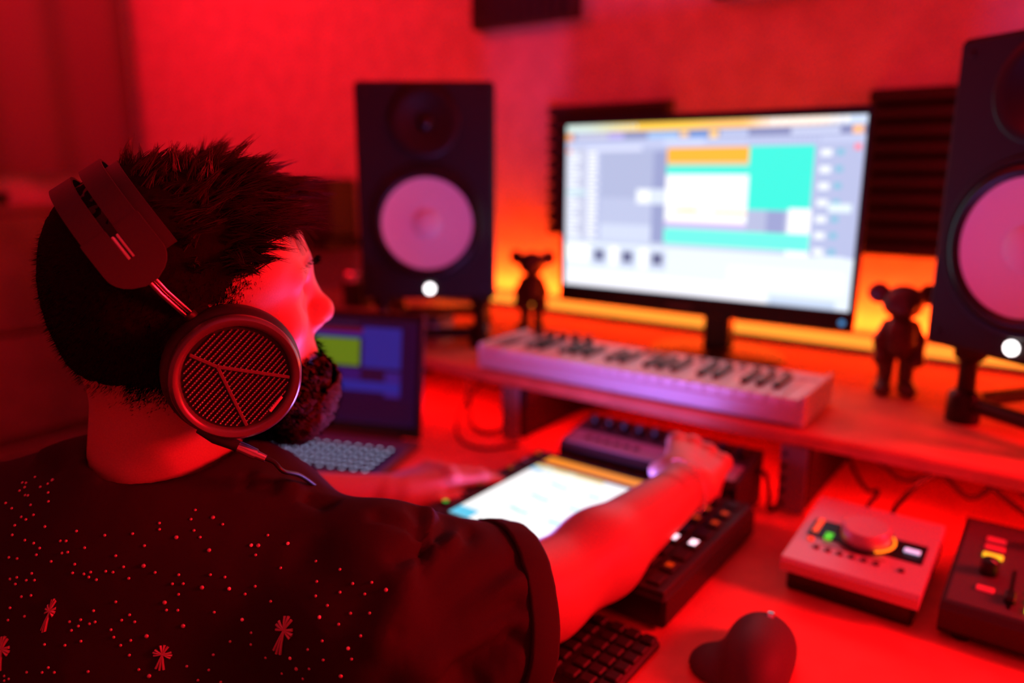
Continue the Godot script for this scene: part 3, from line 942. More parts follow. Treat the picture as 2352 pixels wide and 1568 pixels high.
func audio_interface() -> void:
	var t := thing("audio_interface", "silver wedge-shaped audio interface with a big round knob", "audio interface", Vector3(-0.151, DESK, -0.874))
	part(t, "foot_plate", rbox(0.128, 0.030, 0.150, 0.003), M.rubber, T(0, 0.015, -0.002))
	var prof := PackedVector2Array([Vector2(-0.082, 0.026), Vector2(0.081, 0.026), Vector2(0.083, 0.038), Vector2(0.079, 0.042), Vector2(-0.077, 0.056), Vector2(-0.082, 0.052)])
	part(t, "body", mprism(prof, 0.138).mesh(), M.silver, Transform3D(Basis(Vector3(0, 0, 1), Vector3(0, 1, 0), Vector3(-1, 0, 0)), Vector3(0.069, 0, 0)))
	var tl := rad_to_deg(atan2(0.014, 0.156))
	var f := T(0, 0.0492, 0, tl)  # face of the wedge
	var on := func(x: float, z: float, h := 0.0) -> Transform3D: return f * T(x, h, z)
	part(t, "display_band", rbox(0.120, 0.0012, 0.040, 0.0004), M.rubber, on.call(0.001, 0.002, 0.0006))
	part(t, "knob_ring", lathe([Vector2(0.0325, 0), Vector2(0.0325, 0.002), Vector2(0.029, 0.003), Vector2(0.027, 0.001)], 40), M.black, on.call(0, 0.001, 0.001))
	part(t, "knob", lathe([Vector2(0, 0), Vector2(0.026, 0), Vector2(0.0265, 0.003), Vector2(0.025, 0.015), Vector2(0.023, 0.017), Vector2(0, 0.0165)], 40), M.silver, on.call(0, 0.001, 0.0012))
	var arc := []
	for i in 13: arc.append(Vector3(cos(deg_to_rad(-30.0 + i * 7.5)) * 0.030, 0, sin(deg_to_rad(-30.0 + i * 7.5)) * 0.030))
	part(t, "ring_light", tube(arc, [0.0014], 6), glow("amber_led", c8(235, 160, 30), 1.0), on.call(0, 0.001, 0.0035))
	part(t, "meter_light", rbox(0.006, 0.001, 0.032), glow("orange_led", c8(235, 80, 40), 0.9), on.call(-0.052, -0.002, 0.0018))
	part(t, "meter_light", rbox(0.012, 0.001, 0.006), glow("orange_led", c8(235, 80, 40), 0.8), on.call(-0.024, -0.032, 0.0012))
	part(t, "level_light", rbox(0.008, 0.001, 0.015, 0.0004), glow("green_led", c8(70, 200, 40), 1.2), on.call(-0.036, 0.016, 0.0018))
	part(t, "button_light", rbox(0.016, 0.002, 0.008, 0.0008), glow("white_button_light", c8(190, 195, 245), 1.0), on.call(0.048, 0.002, 0.0022), "lit white button")
	for i in 7: part(t, "button", cyl(0.0036, 0.002, 0.0005, 16), M.grey, on.call(-0.042 + i * 0.0125 + (0.012 if i == 6 else 0.0), 0.044, 0.0))
	part(t, "button_light", cyl(0.004, 0.002, 0.0005, 16), glow("orange_button_light", c8(230, 70, 40), 0.7), on.call(-0.052, 0.030, 0.0))
	part(t, "marking", rbox(0.066, 0.0004, 0.0012), M.darkgrey, on.call(-0.006, 0.034, 0.0002))

func fader_controller() -> void:
	var t := thing("fader_controller", "dark desktop mixing controller with glowing yellow buttons at right", "mixing controller", Vector3(0.055, DESK, -0.895))
	var prof := PackedVector2Array([Vector2(-0.108, 0.006), Vector2(0.09, 0.006), Vector2(0.094, 0.012), Vector2(0.094, 0.032), Vector2(0.088, 0.038), Vector2(-0.100, 0.056), Vector2(-0.108, 0.050)])
	part(t, "body", mprism(prof, 0.240).mesh(), M.darkgrey, Transform3D(Basis(Vector3(0, 0, 1), Vector3(0, 1, 0), Vector3(-1, 0, 0)), Vector3(0.120, 0, 0)))
	for x in [-0.1, 0.1]:
		for z in [-0.09, 0.08]: part(t, "foot", cyl(0.009, 0.006, 0.001, 12), M.rubber, T(x, 0, z))
	var tl := rad_to_deg(atan2(0.018, 0.188))
	var f := T(0, 0.0472, -0.006, tl)
	part(t, "top_plate", rbox(0.232, 0.001, 0.180, 0.0004), M.grey, f)
	var on := func(x: float, z: float, h := 0.0005) -> Transform3D: return f * T(x, h, z)
	var yl := glow("yellow_button_light", c8(215, 205, 40), 1.0)
	var yd := glow("red_button_light", c8(200, 30, 50), 0.5)
	for i in 3: part(t, "button_light", rbox(0.019, 0.003, 0.009, 0.001), yd if i < 2 else yl, on.call(-0.086, -0.050 + i * 0.018, 0.0015), "" if i < 2 else "lit yellow button")
	for i in 4: part(t, "button_light", rbox(0.022, 0.003, 0.010, 0.001), yl, on.call(-0.040, 0.025 + i * 0.016, 0.0015), "lit yellow button")
	part(t, "button_light", rbox(0.016, 0.003, 0.009, 0.001), yd, on.call(-0.086, 0.055, 0.0015))
	for p in [[-0.048, -0.055], [-0.086, 0.020], [-0.020, -0.055], [0.01, -0.055], [0.04, -0.055], [0.07, -0.055]]:
		var k := part(t, "knob", lathe([Vector2(0, 0), Vector2(0.0095, 0), Vector2(0.0085, 0.014), Vector2(0.0075, 0.016), Vector2(0, 0.016)], 20), M.rubber, on.call(p[0], p[1]))
		part(k, "pointer", rbox(0.0016, 0.0006, 0.007), M.white, T(0.003, 0.0163, 0.003, 0, 45))
	for i in 3:
		part(t, "fader_slot", rbox(0.003, 0.0008, 0.075), M.rubber, on.call(-0.064 + i * 0.055, 0.040, 0.0008))
		part(t, "fader_cap", rbox(0.010, 0.008, 0.018, 0.002), M.black, on.call(-0.064 + i * 0.055, 0.062, 0.0045))

func typing_keyboard() -> void:
	var t := thing("computer_keyboard", "thin dark computer keyboard lying under the man's forearm", "keyboard", Vector3(-0.435, DESK, -0.562))
	part(t, "base", rbox(0.315, 0.010, 0.106, 0.003), M.darkgrey, T(0, 0.006, 0))
	for r in 6:
		for c in 18:
			part(t, "key", rbox(0.0138, 0.005, 0.0138, 0.0015), M.keycap, T(-0.1445 + c * 0.0170 + (0.004 if c > 14 else 0.0), 0.0125, -0.0430 + r * 0.0168 + (0.002 if r else 0.0)))

func mouse() -> void:
	var t := thing("computer_mouse", "dark humped computer mouse on the bare desk", "mouse", Vector3(-0.200, DESK, -0.640), 10)
	var shellm := mat("matte_graphite", Color(0.30, 0.28, 0.28), 0.6, 0.0, 0.3)
	var ps := [ell(Vector3(0.008, 0.010, 0.006), Vector3(0.032, 0.036, 0.054), 0.012), ell(Vector3(0.010, 0.014, -0.022), Vector3(0.030, 0.026, 0.036), 0.012), ell(Vector3(-0.022, 0.002, 0.014), Vector3(0.030, 0.016, 0.032), 0.010), rod(Vector3(0, -0.06, 0), Vector3(0, 0.001, 0), 0.2, 0.002, 1)]
	part(t, "shell", joined([net(ps, Vector3(-0.065, -0.005, -0.07), Vector3(0.055, 0.065, 0.075), 0.003)]), shellm)
	part(t, "scroll_wheel", lathe([Vector2(0.006, -0.0035), Vector2(0.0095, -0.0025), Vector2(0.0095, 0.0025), Vector2(0.006, 0.0035)], 20), M.chrome, T(0.014, 0.035, -0.030, 0, 0, 90))

func laptop() -> void:
	var turn := 20.0
	var t := thing("laptop_computer", "open dark laptop showing a dim music program beside the man's beard", "laptop", Vector3(-0.993, DESK, -0.822), turn)
	part(t, "base", rbox(0.31, 0.014, 0.235, 0.004), M.grey, T(0, 0.008, 0.1175))
	part(t, "key_well", rbox(0.282, 0.001, 0.108, 0.0004), M.rubber, T(0.003, 0.0152, 0.108))
	part(t, "trackpad", rbox(0.11, 0.0008, 0.062, 0.0003), M.darkgrey, T(0, 0.0152, 0.200))
	var kg: Material = M.keycap
	var lg := glow("backlit_legend_light", Color(0.60, 0.76, 0.90), 1.5)
	var dot := rbox(0.005, 0.0004, 0.005)
	for r in 6:
		for c in 14:
			if r == 5 and c in [5, 6, 7, 8]: continue
			var key := part(t, "key", rbox(0.0165, 0.003, 0.0150 if r else 0.010, 0.0008), kg, T(-0.1235 + c * 0.01945, 0.0166, 0.064 + r * 0.0175))
			part(key, "legend_light", dot, lg, T(0, 0.0017, 0))
	for x in [-0.025, -0.005, 0.015, 0.03]: part(t, "legend_light", dot, lg, T(x, 0.0183, 0.064 + 5 * 0.0175))
	part(t, "space_bar", rbox(0.073, 0.003, 0.0115, 0.0008), kg, T(0.003, 0.0166, 0.064 + 5 * 0.0175))
	var lid := part(t, "lid", rbox(0.31, 0.212, 0.006, 0.002), M.darkgrey, T(0, 0.016, 0.0, -9) * T(0, 0.106, 0))
	part(lid, "bezel", rbox(0.306, 0.208, 0.001, 0.0004), M.rubber, T(0, 0, 0.0033))
	part(lid, "screen", face(0.288, 0.180), screen_mat(laptop_picture(), 1.0), T(0, 0.004, 0.0042))
	part(t, "hinge", tube([Vector3(-0.12, 0.016, 0.002), Vector3(0.12, 0.016, 0.002)], [0.005], 10), M.black)
	area(t, "laptop_screen_light", c8(60, 60, 150), 0.03, Vector2(0.28, 0.17), T(0, 0.016, 0.0, -9) * T(0, 0.11, 0.006, 0, 180))

# ------------------------------------------------------------------ cables and small things
func small_things() -> void:
	var c := func(label: String, pts: Array, r: float) -> void:
		single("cable", label, "cable", tube(curve(pts, 8), [r], 8), M.cable, Transform3D(), "loose cables under the shelf")
	# right of the shelf leg, behind the interface
	var y := DESK
	c.call("thin black cable drooping behind the silver audio interface", [Vector3(-0.17, y + 0.05, -0.955), Vector3(-0.165, y + 0.06, -1.0), Vector3(-0.19, y + 0.035, -1.06), Vector3(-0.225, y + 0.05, -1.12), Vector3(-0.25, y + 0.085, -1.2), Vector3(-0.25, y + 0.02, -1.4), Vector3(-0.24, y + 0.005, -1.5)], 0.0028)
	c.call("black cable looping up from the audio interface to the right", [Vector3(-0.14, y + 0.05, -0.955), Vector3(-0.138, y + 0.055, -0.99), Vector3(-0.12, y + 0.07, -1.05), Vector3(-0.08, y + 0.085, -1.08), Vector3(-0.03, y + 0.055, -1.08), Vector3(0.02, y + 0.02, -1.1), Vector3(0.05, y + 0.004, -1.2)], 0.0032)
	c.call("tangled black cable lying under the shelf right of its leg", [Vector3(-0.23, y + 0.09, -1.07), Vector3(-0.19, y + 0.07, -1.09), Vector3(-0.15, y + 0.045, -1.10), Vector3(-0.11, y + 0.06, -1.11), Vector3(-0.07, y + 0.04, -1.10), Vector3(-0.03, y + 0.075, -1.12), Vector3(0.03, y + 0.06, -1.13), Vector3(0.09, y + 0.004, -1.15)], 0.003)
	c.call("black cable rising behind the mixing controller", [Vector3(0.0, y + 0.045, -1.0), Vector3(0.0, y + 0.06, -1.03), Vector3(-0.02, y + 0.075, -1.07), Vector3(-0.045, y + 0.05, -1.14), Vector3(-0.04, y + 0.01, -1.3)], 0.003)
	# left of the left shelf leg
	c.call("black cable hanging in a loop left of the shelf leg", [Vector3(-0.92, y + 0.095, -1.08), Vector3(-0.88, y + 0.05, -1.04), Vector3(-0.84, y + 0.012, -1.0), Vector3(-0.79, y + 0.006, -1.0), Vector3(-0.77, y + 0.03, -1.06), Vector3(-0.78, y + 0.06, -1.2)], 0.0035)
	c.call("black cable running across under the shelf beside the laptop", [Vector3(-0.95, y + 0.06, -1.10), Vector3(-0.88, y + 0.055, -1.10), Vector3(-0.82, y + 0.05, -1.11), Vector3(-0.74, y + 0.03, -1.14), Vector3(-0.7, y + 0.005, -1.25)], 0.003)
	c.call("black cable curling onto the desk right of the laptop", [Vector3(-0.90, y + 0.07, -1.13), Vector3(-0.88, y + 0.03, -1.02), Vector3(-0.83, y + 0.004, -0.95), Vector3(-0.76, y + 0.004, -0.93), Vector3(-0.72, y + 0.004, -0.98)], 0.0025)
	# between synthesizer and right leg
	c.call("short black cable plugged into the right end of the synthesizer", [Vector3(-0.322, y + 0.05, -0.98), Vector3(-0.305, y + 0.055, -0.985), Vector3(-0.295, y + 0.03, -0.98), Vector3(-0.292, y + 0.004, -0.985), Vector3(-0.29, y + 0.004, -1.1)], 0.0035)
	# small things left on the shelf and desk
	var br := MB.new()
	var wd := (WR - ER).normalized()
	var sx := wd.cross(Vector3.UP).normalized()
	var sy := sx.cross(wd)
	var bead := mlathe([Vector2(0, -0.0017), Vector2(0.0014, -0.0009), Vector2(0.0017, 0), Vector2(0.0014, 0.0009), Vector2(0, 0.0017)], 8)
	for i in 44:
		var a := TAU * i / 44.0
		br.add(bead, Transform3D(Basis(), WR - wd * (0.004 + 0.010 * cos(a)) + (sx * cos(a) + sy * sin(a)) * 0.0325))
	single("bracelet", "thin beaded chain bracelet on the man's right wrist", "bracelet", br.mesh(), M.chrome, Transform3D())
	var b := thing("small_box", "small pale box under the left speaker", "box", Vector3(-1.03, SHELF, -1.10), 12)
	part(b, "carton", rbox(0.07, 0.045, 0.06, 0.002), M.white, T(0, 0.0225, 0))
	part(b, "lid", rbox(0.074, 0.016, 0.064, 0.002), M.grey, T(0, 0.051, 0))
	var g := thing("round_tin", "dark round tin with shiny lid left of the left speaker", "tin", Vector3(-1.47, 0.87, -1.30))
	part(g, "can", lathe([Vector2(0, 0), Vector2(0.036, 0), Vector2(0.037, 0.003), Vector2(0.037, 0.065), Vector2(0, 0.065)], 28), M.darkgrey)
	part(g, "lid", lathe([Vector2(0, 0.065), Vector2(0.039, 0.065), Vector2(0.039, 0.082), Vector2(0.034, 0.088), Vector2(0, 0.09)], 28), M.chrome)
	var q := thing("earphone_case", "small pale rounded case on the desk between laptop and touch screen", "case", Vector3(-0.735, DESK, -0.775), 20)
	var ps := [ell(Vector3(0, 0.012, 0), Vector3(0.016, 0.013, 0.013), 0.004), rod(Vector3(0, -0.06, 0), Vector3(0, 0.001, 0), 0.2, 0.001, 1)]
	part(q, "shell", joined([net(ps, Vector3(-0.03, -0.003, -0.025), Vector3(0.03, 0.03, 0.025), 0.0025)]), M.white)
	part(q, "hinge", rbox(0.012, 0.002, 0.002, 0.0005), M.chrome, T(0, 0.0135, -0.0125))

# ------------------------------------------------------------------ the man at the desk
const HEAD := Vector3(-0.585, 1.096, -0.338)
var HB := Basis.from_euler(Vector3(deg_to_rad(-0.74), deg_to_rad(-21.05), deg_to_rad(-12.5)))
var FT := Vector3(-0.574, 0, -0.819)
var RT := Vector3(0.819, 0, -0.574)
var UT := Vector3.UP
var C7 := Vector3(-0.582, 0.972, -0.272)
var SR := Vector3(-0.408, 0.868, -0.372)
var ER := Vector3(-0.372, 0.812, -0.542)
var WR := Vector3(-0.336, 0.845, -0.797)
var SL := Vector3(-0.752, 0.885, -0.177)
var EL := Vector3(-0.86, 0.802, -0.43)
var WL := Vector3(-0.690, 0.794, -0.640)
var shirt_parts: Array = []

func hl(x: float, y: float, z: float) -> Vector3:
	return HEAD + HB * Vector3(x, y, z)

func hand(ps: Array, W: Vector3, F: Vector3, up: Vector3, side: Vector3, curl: Array, thumb: Array) -> void:
	F = F.normalized()
	up = (up - F * up.dot(F)).normalized()
	side = (side - F * side.dot(F) - up * side.dot(up)).normalized()
	var offs := [0.030, 0.010, -0.011, -0.031]
	var lens := [[0.043, 0.026, 0.021], [0.047, 0.029, 0.022], [0.043, 0.027, 0.021], [0.034, 0.021, 0.019]]
	var reach := [0.086, 0.089, 0.084, 0.076]
	for i in 4:
		var k: Vector3 = W + F * reach[i] + side * offs[i] + up * (0.004 - 0.002 * absf(i - 1.2))
		ps.append(cap(W + side * offs[i] * 0.55, k, 0.0170, 0.0115, 0.009))
		ps.append(ball(k + up * 0.003, 0.0118, 0.006))
	ps.append(cap(W + F * 0.03 + side * 0.012, W + F * 0.07 + side * 0.02 - up * 0.006, 0.018, 0.012, 0.012))
	for i in 4:
		var p: Vector3 = W + F * reach[i] + side * offs[i] + up * (0.004 - 0.002 * absf(i - 1.2))
		var a := 0.0
		var r := 0.0102 if i < 3 else 0.0088
		for s in 3:
			a += deg_to_rad(curl[i][s])
			var d: Vector3 = F * cos(a) - up * sin(a) + side * offs[i] * 1.6
			var q: Vector3 = p + d.normalized() * lens[i][s]
			ps.append(cap(p, q, r, r * 0.92, 0.004))
			p = q
			r *= 0.92
	var b := W + F * 0.022 + side * 0.026 - up * 0.006
	var d1: Vector3 = (F * thumb[0] + side * thumb[1] - up * thumb[2]).normalized()
	var d2: Vector3 = (F * thumb[3] + side * thumb[4] - up * thumb[5]).normalized()
	ps.append(cap(W + F * 0.01 + side * 0.012, b, 0.017, 0.016, 0.012))
	ps.append(cap(b, b + d1 * 0.040, 0.0155, 0.0115, 0.010))
	ps.append(cap(b + d1 * 0.040, b + d1 * 0.040 + d2 * 0.030, 0.0112, 0.0092, 0.004))

func head_prims() -> Array:
	var ps := []
	ps.append(ell(hl(0, 0.042, 0.012), Vector3(0.0745, 0.073, 0.090), 0.02, HB))
	ps.append(ell(hl(0, 0.046, -0.034), Vector3(0.065, 0.058, 0.054), 0.03, HB))
	ps.append(ell(hl(0, 0.000, 0.040), Vector3(0.064, 0.060, 0.058), 0.03, HB))
	ps.append(ell(hl(0, -0.028, -0.043), Vector3(0.058, 0.072, 0.050), 0.03, HB))
	for s in [-1.0, 1.0]:
		ps.append(cap(hl(s * 0.056, -0.035, 0.0000), hl(s * 0.045, -0.062, -0.0320), 0.017, 0.015, 0.025))
		ps.append(cap(hl(s * 0.045, -0.062, -0.0320), hl(s * 0.014, -0.090, -0.0690), 0.015, 0.014, 0.02))
		ps.append(ball(hl(s * 0.043, -0.004, -0.0570), 0.020, 0.022))
		ps.append(cap(hl(s * 0.008, 0.041, -0.0820), hl(s * 0.042, 0.040, -0.0670), 0.011, 0.009, 0.014))
		ps.append(ell(hl(s * 0.077, 0.0, 0.0120), Vector3(0.009, 0.032, 0.020), 0.01, HB))
	ps.append(ball(hl(0, -0.086, -0.0730), 0.020, 0.02))
	for s in [-1.0, 1.0]:
		ps.append(ell(hl(s * 0.034, 0.022, -0.0900), Vector3(0.018, 0.011, 0.013), 0.012, HB, 1))
		ps.append(ball(hl(s * 0.032, 0.021, -0.0695), 0.0125, 0.004))
	# nose and lips
	ps.append(cap(hl(0, 0.033, -0.0870), hl(0, -0.004, -0.1050), 0.0075, 0.0095, 0.014))
	ps.append(ball(hl(0, -0.010, -0.1085), 0.0118, 0.010))
	for s in [-1.0, 1.0]: ps.append(ell(hl(s * 0.0125, -0.015, -0.0960), Vector3(0.0072, 0.008, 0.011), 0.008, HB))
	ps.append(ell(hl(0, -0.040, -0.074), Vector3(0.034, 0.026, 0.024), 0.016, HB))
	ps.append(cap(hl(-0.018, -0.043, -0.0925), hl(0.018, -0.043, -0.0925), 0.0070, 0.0070, 0.010))
	ps.append(cap(hl(-0.015, -0.055, -0.0905), hl(0.015, -0.055, -0.0905), 0.0075, 0.0075, 0.010))
	ps.append(ball(hl(0, -0.084, -0.080), 0.018, 0.016))
	# neck
	ps.append(cap(hl(0, -0.02, 0.025), C7 + FT * 0.035 - Vector3(0, 0.03, 0), 0.050, 0.056, 0.03))
	ps.append(cap(hl(0.0, -0.06, 0.0), C7 + FT * 0.075 - Vector3(0, 0.06, 0), 0.045, 0.050, 0.03))
	# neck muscle of the turned side
	ps.append(cap(hl(-0.055, -0.02, 0.03), C7 + FT * 0.10 - Vector3(0, 0.07, 0), 0.016, 0.014, 0.03))
	return ps

func person() -> void:
	var skin := mat("skin", Color(0.70, 0.53, 0.45), 0.5)
	skin.subsurf_scatter_enabled = true
	skin.subsurf_scatter_strength = 0.08
	grained(skin, 0.15, 0.9, 1.0, 9.0, 21)
	var hairm := mat("dark_hair", Color(0.23, 0.15, 0.14), 0.36, 0.0, 0.5)
	var capm := mat("cropped_hair", Color(0.10, 0.075, 0.07), 0.95, 0.0, 0.1)
	var beardm := mat("brown_beard", Color(0.24, 0.12, 0.10), 0.7, 0.0, 0.2)
	var cloth := grained(mat("black_cotton", Color(0.21, 0.175, 0.185), 0.9, 0.0, 0.2), 0.6, 0.8, 1.0, 14.0, 23)
	var jeans := grained(mat("dark_denim", Color(0.10, 0.11, 0.15), 0.9), 0.6, 0.8, 1.0, 14.0, 25)
	var base := Vector3(-0.50, 0, -0.20)
	var t := thing("person", "man in a dark studded T-shirt with headphones reaching over the gear", "person", base)
	UT = (Vector3.UP * cos(deg_to_rad(14)) + FT * sin(deg_to_rad(14))).normalized()
	var TB := Basis(RT, UT, RT.cross(UT))
	var trunk := [
		ell(C7 + UT * -0.18 + FT * 0.075, Vector3(0.155, 0.145, 0.100), 0.05, TB),
		ell(C7 + UT * -0.36 + FT * 0.080, Vector3(0.150, 0.19, 0.105), 0.05, TB),
		ell(C7 + UT * -0.50 + FT * 0.060, Vector3(0.165, 0.12, 0.120), 0.05, TB),
	]
	# body: head and neck fine, trunk coarse, arms and hands fine
	var hp := head_prims()
	var head := net(hp, HEAD - Vector3(0.16, 0.17, 0.16), HEAD + Vector3(0.16, 0.17, 0.16), 0.003)
	var shoulders := [cap(C7 + UT * -0.07 + FT * 0.03, SR, 0.045, 0.05, 0.05), cap(C7 + UT * -0.07 + FT * 0.03, SL, 0.045, 0.05, 0.05)]
	var body := net(trunk + shoulders, Vector3(-0.95, 0.3, -0.55), Vector3(-0.2, 1.05, 0.05), 0.012)
	var ra := [cap(SR, ER, 0.050, 0.043, 0.02), cap(ER, ER.lerp(WR, 0.35) + Vector3(0, -0.004, 0), 0.043, 0.0435, 0.02), cap(ER.lerp(WR, 0.35) + Vector3(0, -0.004, 0), WR, 0.0435, 0.0275, 0.02)]
	var arm_r := net(ra, Vector3(-0.48, 0.74, -0.83), Vector3(-0.25, 0.97, -0.30), 0.005)
	var rh := [cap(ER.lerp(WR, 0.8), WR, 0.032, 0.0275, 0.015)]
	hand(rh, WR, Vector3(-0.25, 0.12, -0.95), Vector3(0.25, 0.95, 0.05), Vector3(-0.9, 0.2, 0.2), [[35, 40, 25], [45, 42, 25], [52, 45, 25], [58, 45, 25]], [0.75, 0.35, 0.5, 0.85, -0.1, 0.5])
	var hand_r := net(rh, Vector3(-0.46, 0.77, -0.97), Vector3(-0.25, 0.92, -0.76), 0.003)
	var la := [cap(SL, EL, 0.050, 0.043, 0.02), cap(EL, EL.lerp(WL, 0.35), 0.041, 0.043, 0.02), cap(EL.lerp(WL, 0.35), WL, 0.043, 0.027, 0.02)]
	var arm_l := net(la, Vector3(-0.93, 0.73, -0.67), Vector3(-0.66, 0.95, -0.10), 0.006)
	var lh := [cap(EL.lerp(WL, 0.8), WL, 0.031, 0.027, 0.015)]
	hand(lh, WL, Vector3(0.40, 0.10, -0.9), Vector3(-0.1, 0.95, 0.1), Vector3(0.9, 0.1, 0.35), [[12, 14, 10], [16, 16, 10], [18, 18, 12], [20, 18, 12]], [0.8, 0.5, 0.1, 0.95, 0.1, 0.15])
	var hand_l := net(lh, Vector3(-0.77, 0.74, -0.86), Vector3(-0.54, 0.87, -0.58), 0.0035)
	part(t, "body", joined([head, body, arm_r, hand_r, arm_l, hand_l], -base), skin)
	# trousers and shoes
	var hipr := C7 + UT * -0.50 + FT * 0.06 + RT * 0.09
	var hipl := C7 + UT * -0.50 + FT * 0.06 - RT * 0.09
	var kr := Vector3(hipr.x, 0.50, hipr.z) + FT * 0.40 + RT * 0.06
	var kl := Vector3(hipl.x, 0.50, hipl.z) + FT * 0.40 - RT * 0.06
	var fr := Vector3(kr.x, 0.09, kr.z) - FT * 0.05
	var fl := Vector3(kl.x, 0.09, kl.z) - FT * 0.05
	var lg := [ell(C7 + UT * -0.52 + FT * 0.06, Vector3(0.175, 0.10, 0.125), 0.04, TB), cap(hipr, kr, 0.095, 0.068, 0.04), cap(kr, fr, 0.066, 0.05, 0.03), cap(hipl, kl, 0.095, 0.068, 0.04), cap(kl, fl, 0.066, 0.05, 0.03)]
	part(t, "trousers", joined([net(lg, Vector3(-1.2, 0.02, -0.85), Vector3(-0.15, 0.7, 0.1), 0.015)], -base), jeans)
	for f: Vector3 in [fr, fl]:
		var c := Vector3(f.x, 0.045, f.z)
		part(t, "shoe", joined([net([cap(c, c + FT * 0.15, 0.042, 0.036, 0.02), cap(c, f, 0.042, 0.046, 0.02), rod(Vector3(c.x, -0.2, c.z), Vector3(c.x, 0.002, c.z), 0.6, 0.002, 1)], c - Vector3(0.25, 0.05, 0.25), c + Vector3(0.25, 0.12, 0.25), 0.009)], -base), M.grey)
	shirt(t, base, cloth, trunk, TB)
	hair(t, base, head, hairm, capm, beardm)
	# stool
	var st := thing("stool", "low round black stool under the seated man", "stool", Vector3(-0.53, 0, -0.19))
	part(st, "seat", lathe([Vector2(0, 0.33), Vector2(0.18, 0.33), Vector2(0.195, 0.345), Vector2(0.195, 0.37), Vector2(0.18, 0.385), Vector2(0, 0.39)], 36), M.matte)
	part(st, "post", cyl(0.03, 0.30, 0.0, 20), M.steel, T(0, 0.03, 0))
	part(st, "base_plate", lathe([Vector2(0, 0), Vector2(0.2, 0), Vector2(0.2, 0.012), Vector2(0.05, 0.03), Vector2(0, 0.03)], 36), M.steel)

func shirt(t: Node3D, base: Vector3, cloth: Material, trunk: Array, TB: Basis) -> void:
	var dr := Vector3(0.42, -0.22, -0.88).normalized()
	var hem := Vector3(-0.352, 0.835, -0.469)
	var dl := (EL - SL).normalized()
	var heml := SL.lerp(EL, 0.78) + Vector3(0, -0.008, 0)
	var nb := C7 + FT * 0.035
	var ps := [
		ell(C7 + UT * -0.16 + FT * 0.070, Vector3(0.182, 0.180, 0.125), 0.06, TB),
		ell(C7 + UT * -0.36 + FT * 0.075, Vector3(0.182, 0.21, 0.135), 0.06, TB),
		ell(C7 + UT * -0.50 + FT * 0.060, Vector3(0.195, 0.13, 0.150), 0.06, TB),
		cap(C7 + UT * -0.055 + FT * 0.03, SR.lerp(C7, 0.06), 0.052, 0.070, 0.05),
		cap(C7 + UT * -0.055 + FT * 0.03, SL.lerp(C7, 0.06), 0.052, 0.070, 0.05),
		cap(SR, hem + dr * 0.05, 0.080, 0.067, 0.03),
		cap(SL, heml + dl * 0.05, 0.080, 0.066, 0.03),
		cap(SR + UT * -0.12 - RT * 0.02, hem + Vector3(0, -0.03, 0) - dr * 0.03, 0.06, 0.045, 0.06),
		rod(hem, hem + dr * 0.3, 0.13, 0.004, 1),
		cap(hem - dr * 0.05, hem + dr * 0.08, 0.056, 0.064, 0.006, 1),
		rod(heml, heml + dl * 0.3, 0.13, 0.004, 1),
		cap(heml - dl * 0.05, heml + dl * 0.08, 0.056, 0.061, 0.006, 1),
		cap(nb - UT * 0.02 + RT * 0.004, hl(0.006, -0.04, 0.012), 0.0555, 0.064, 0.008, 1),
	]
	var s := net(ps, Vector3(-1.0, 0.34, -0.62), Vector3(-0.18, 1.06, 0.08), 0.005)
	var v: PackedVector3Array = s.v
	var n: PackedVector3Array = s.n
	for i in v.size(): v[i] += n[i] * crease(v[i])
	s.v = v
	renormal(s)
	shirt_parts = [s, ps]
	var sh := part(t, "shirt", joined([s], -base), cloth)
	studs(sh, base)
	# turned-up cuff round the right sleeve opening
	var solid := ps.filter(func(q: Prim) -> bool: return q.op == 0)
	var e1 := dr.cross(Vector3.UP).normalized()
	var e2 := e1.cross(dr)
	var rings := []
	for k in 7:
		var along: float = [-0.0245, -0.0250, -0.0225, -0.012, -0.002, 0.0015, 0.0005][k]
		var lift: float = [0.0, 0.0022, 0.0040, 0.0044, 0.0040, 0.0020, -0.003][k]
		var ring := []
		for i in 72:
			var a := TAU * i / 72.0
			var d := e1 * cos(a) + e2 * sin(a)
			var c := hem + dr * minf(along, -0.004)
			var r := 0.05
			while field(solid, c + d * r) < 0.0 and r < 0.11: r += 0.001
			ring.append(hem + dr * along + d * (r + lift + crease(c + d * r) * 0.6 + 0.0012 * sin(a * 5.0 + 1.0)))
		rings.append(ring)
	var cf := {"v": PackedVector3Array(), "ix": PackedInt32Array()}
	for ring: Array in rings:
		for p: Vector3 in ring: cf.v.append(p)
	for k in 6:
		for i in 72:
			var j := (i + 1) % 72
			cf.ix.append_array([k * 72 + i, k * 72 + j, k * 72 + 72 + j, k * 72 + i, k * 72 + 72 + j, k * 72 + 72 + i])
	renormal(cf)
	var mid := 3 * 72
	if cf.n[mid].dot(cf.v[mid] - hem) < 0.0:
		for t3 in range(0, cf.ix.size(), 3):
			var sw: int = cf.ix[t3 + 1]
			cf.ix[t3 + 1] = cf.ix[t3 + 2]
			cf.ix[t3 + 2] = sw
		renormal(cf)
	part(sh, "cuff", joined([cf], -base), cloth)

# soft grooves and ridges of the cloth: from, to, width at each end, height
var folds := FOLDS
var weave := FastNoiseLite.new()

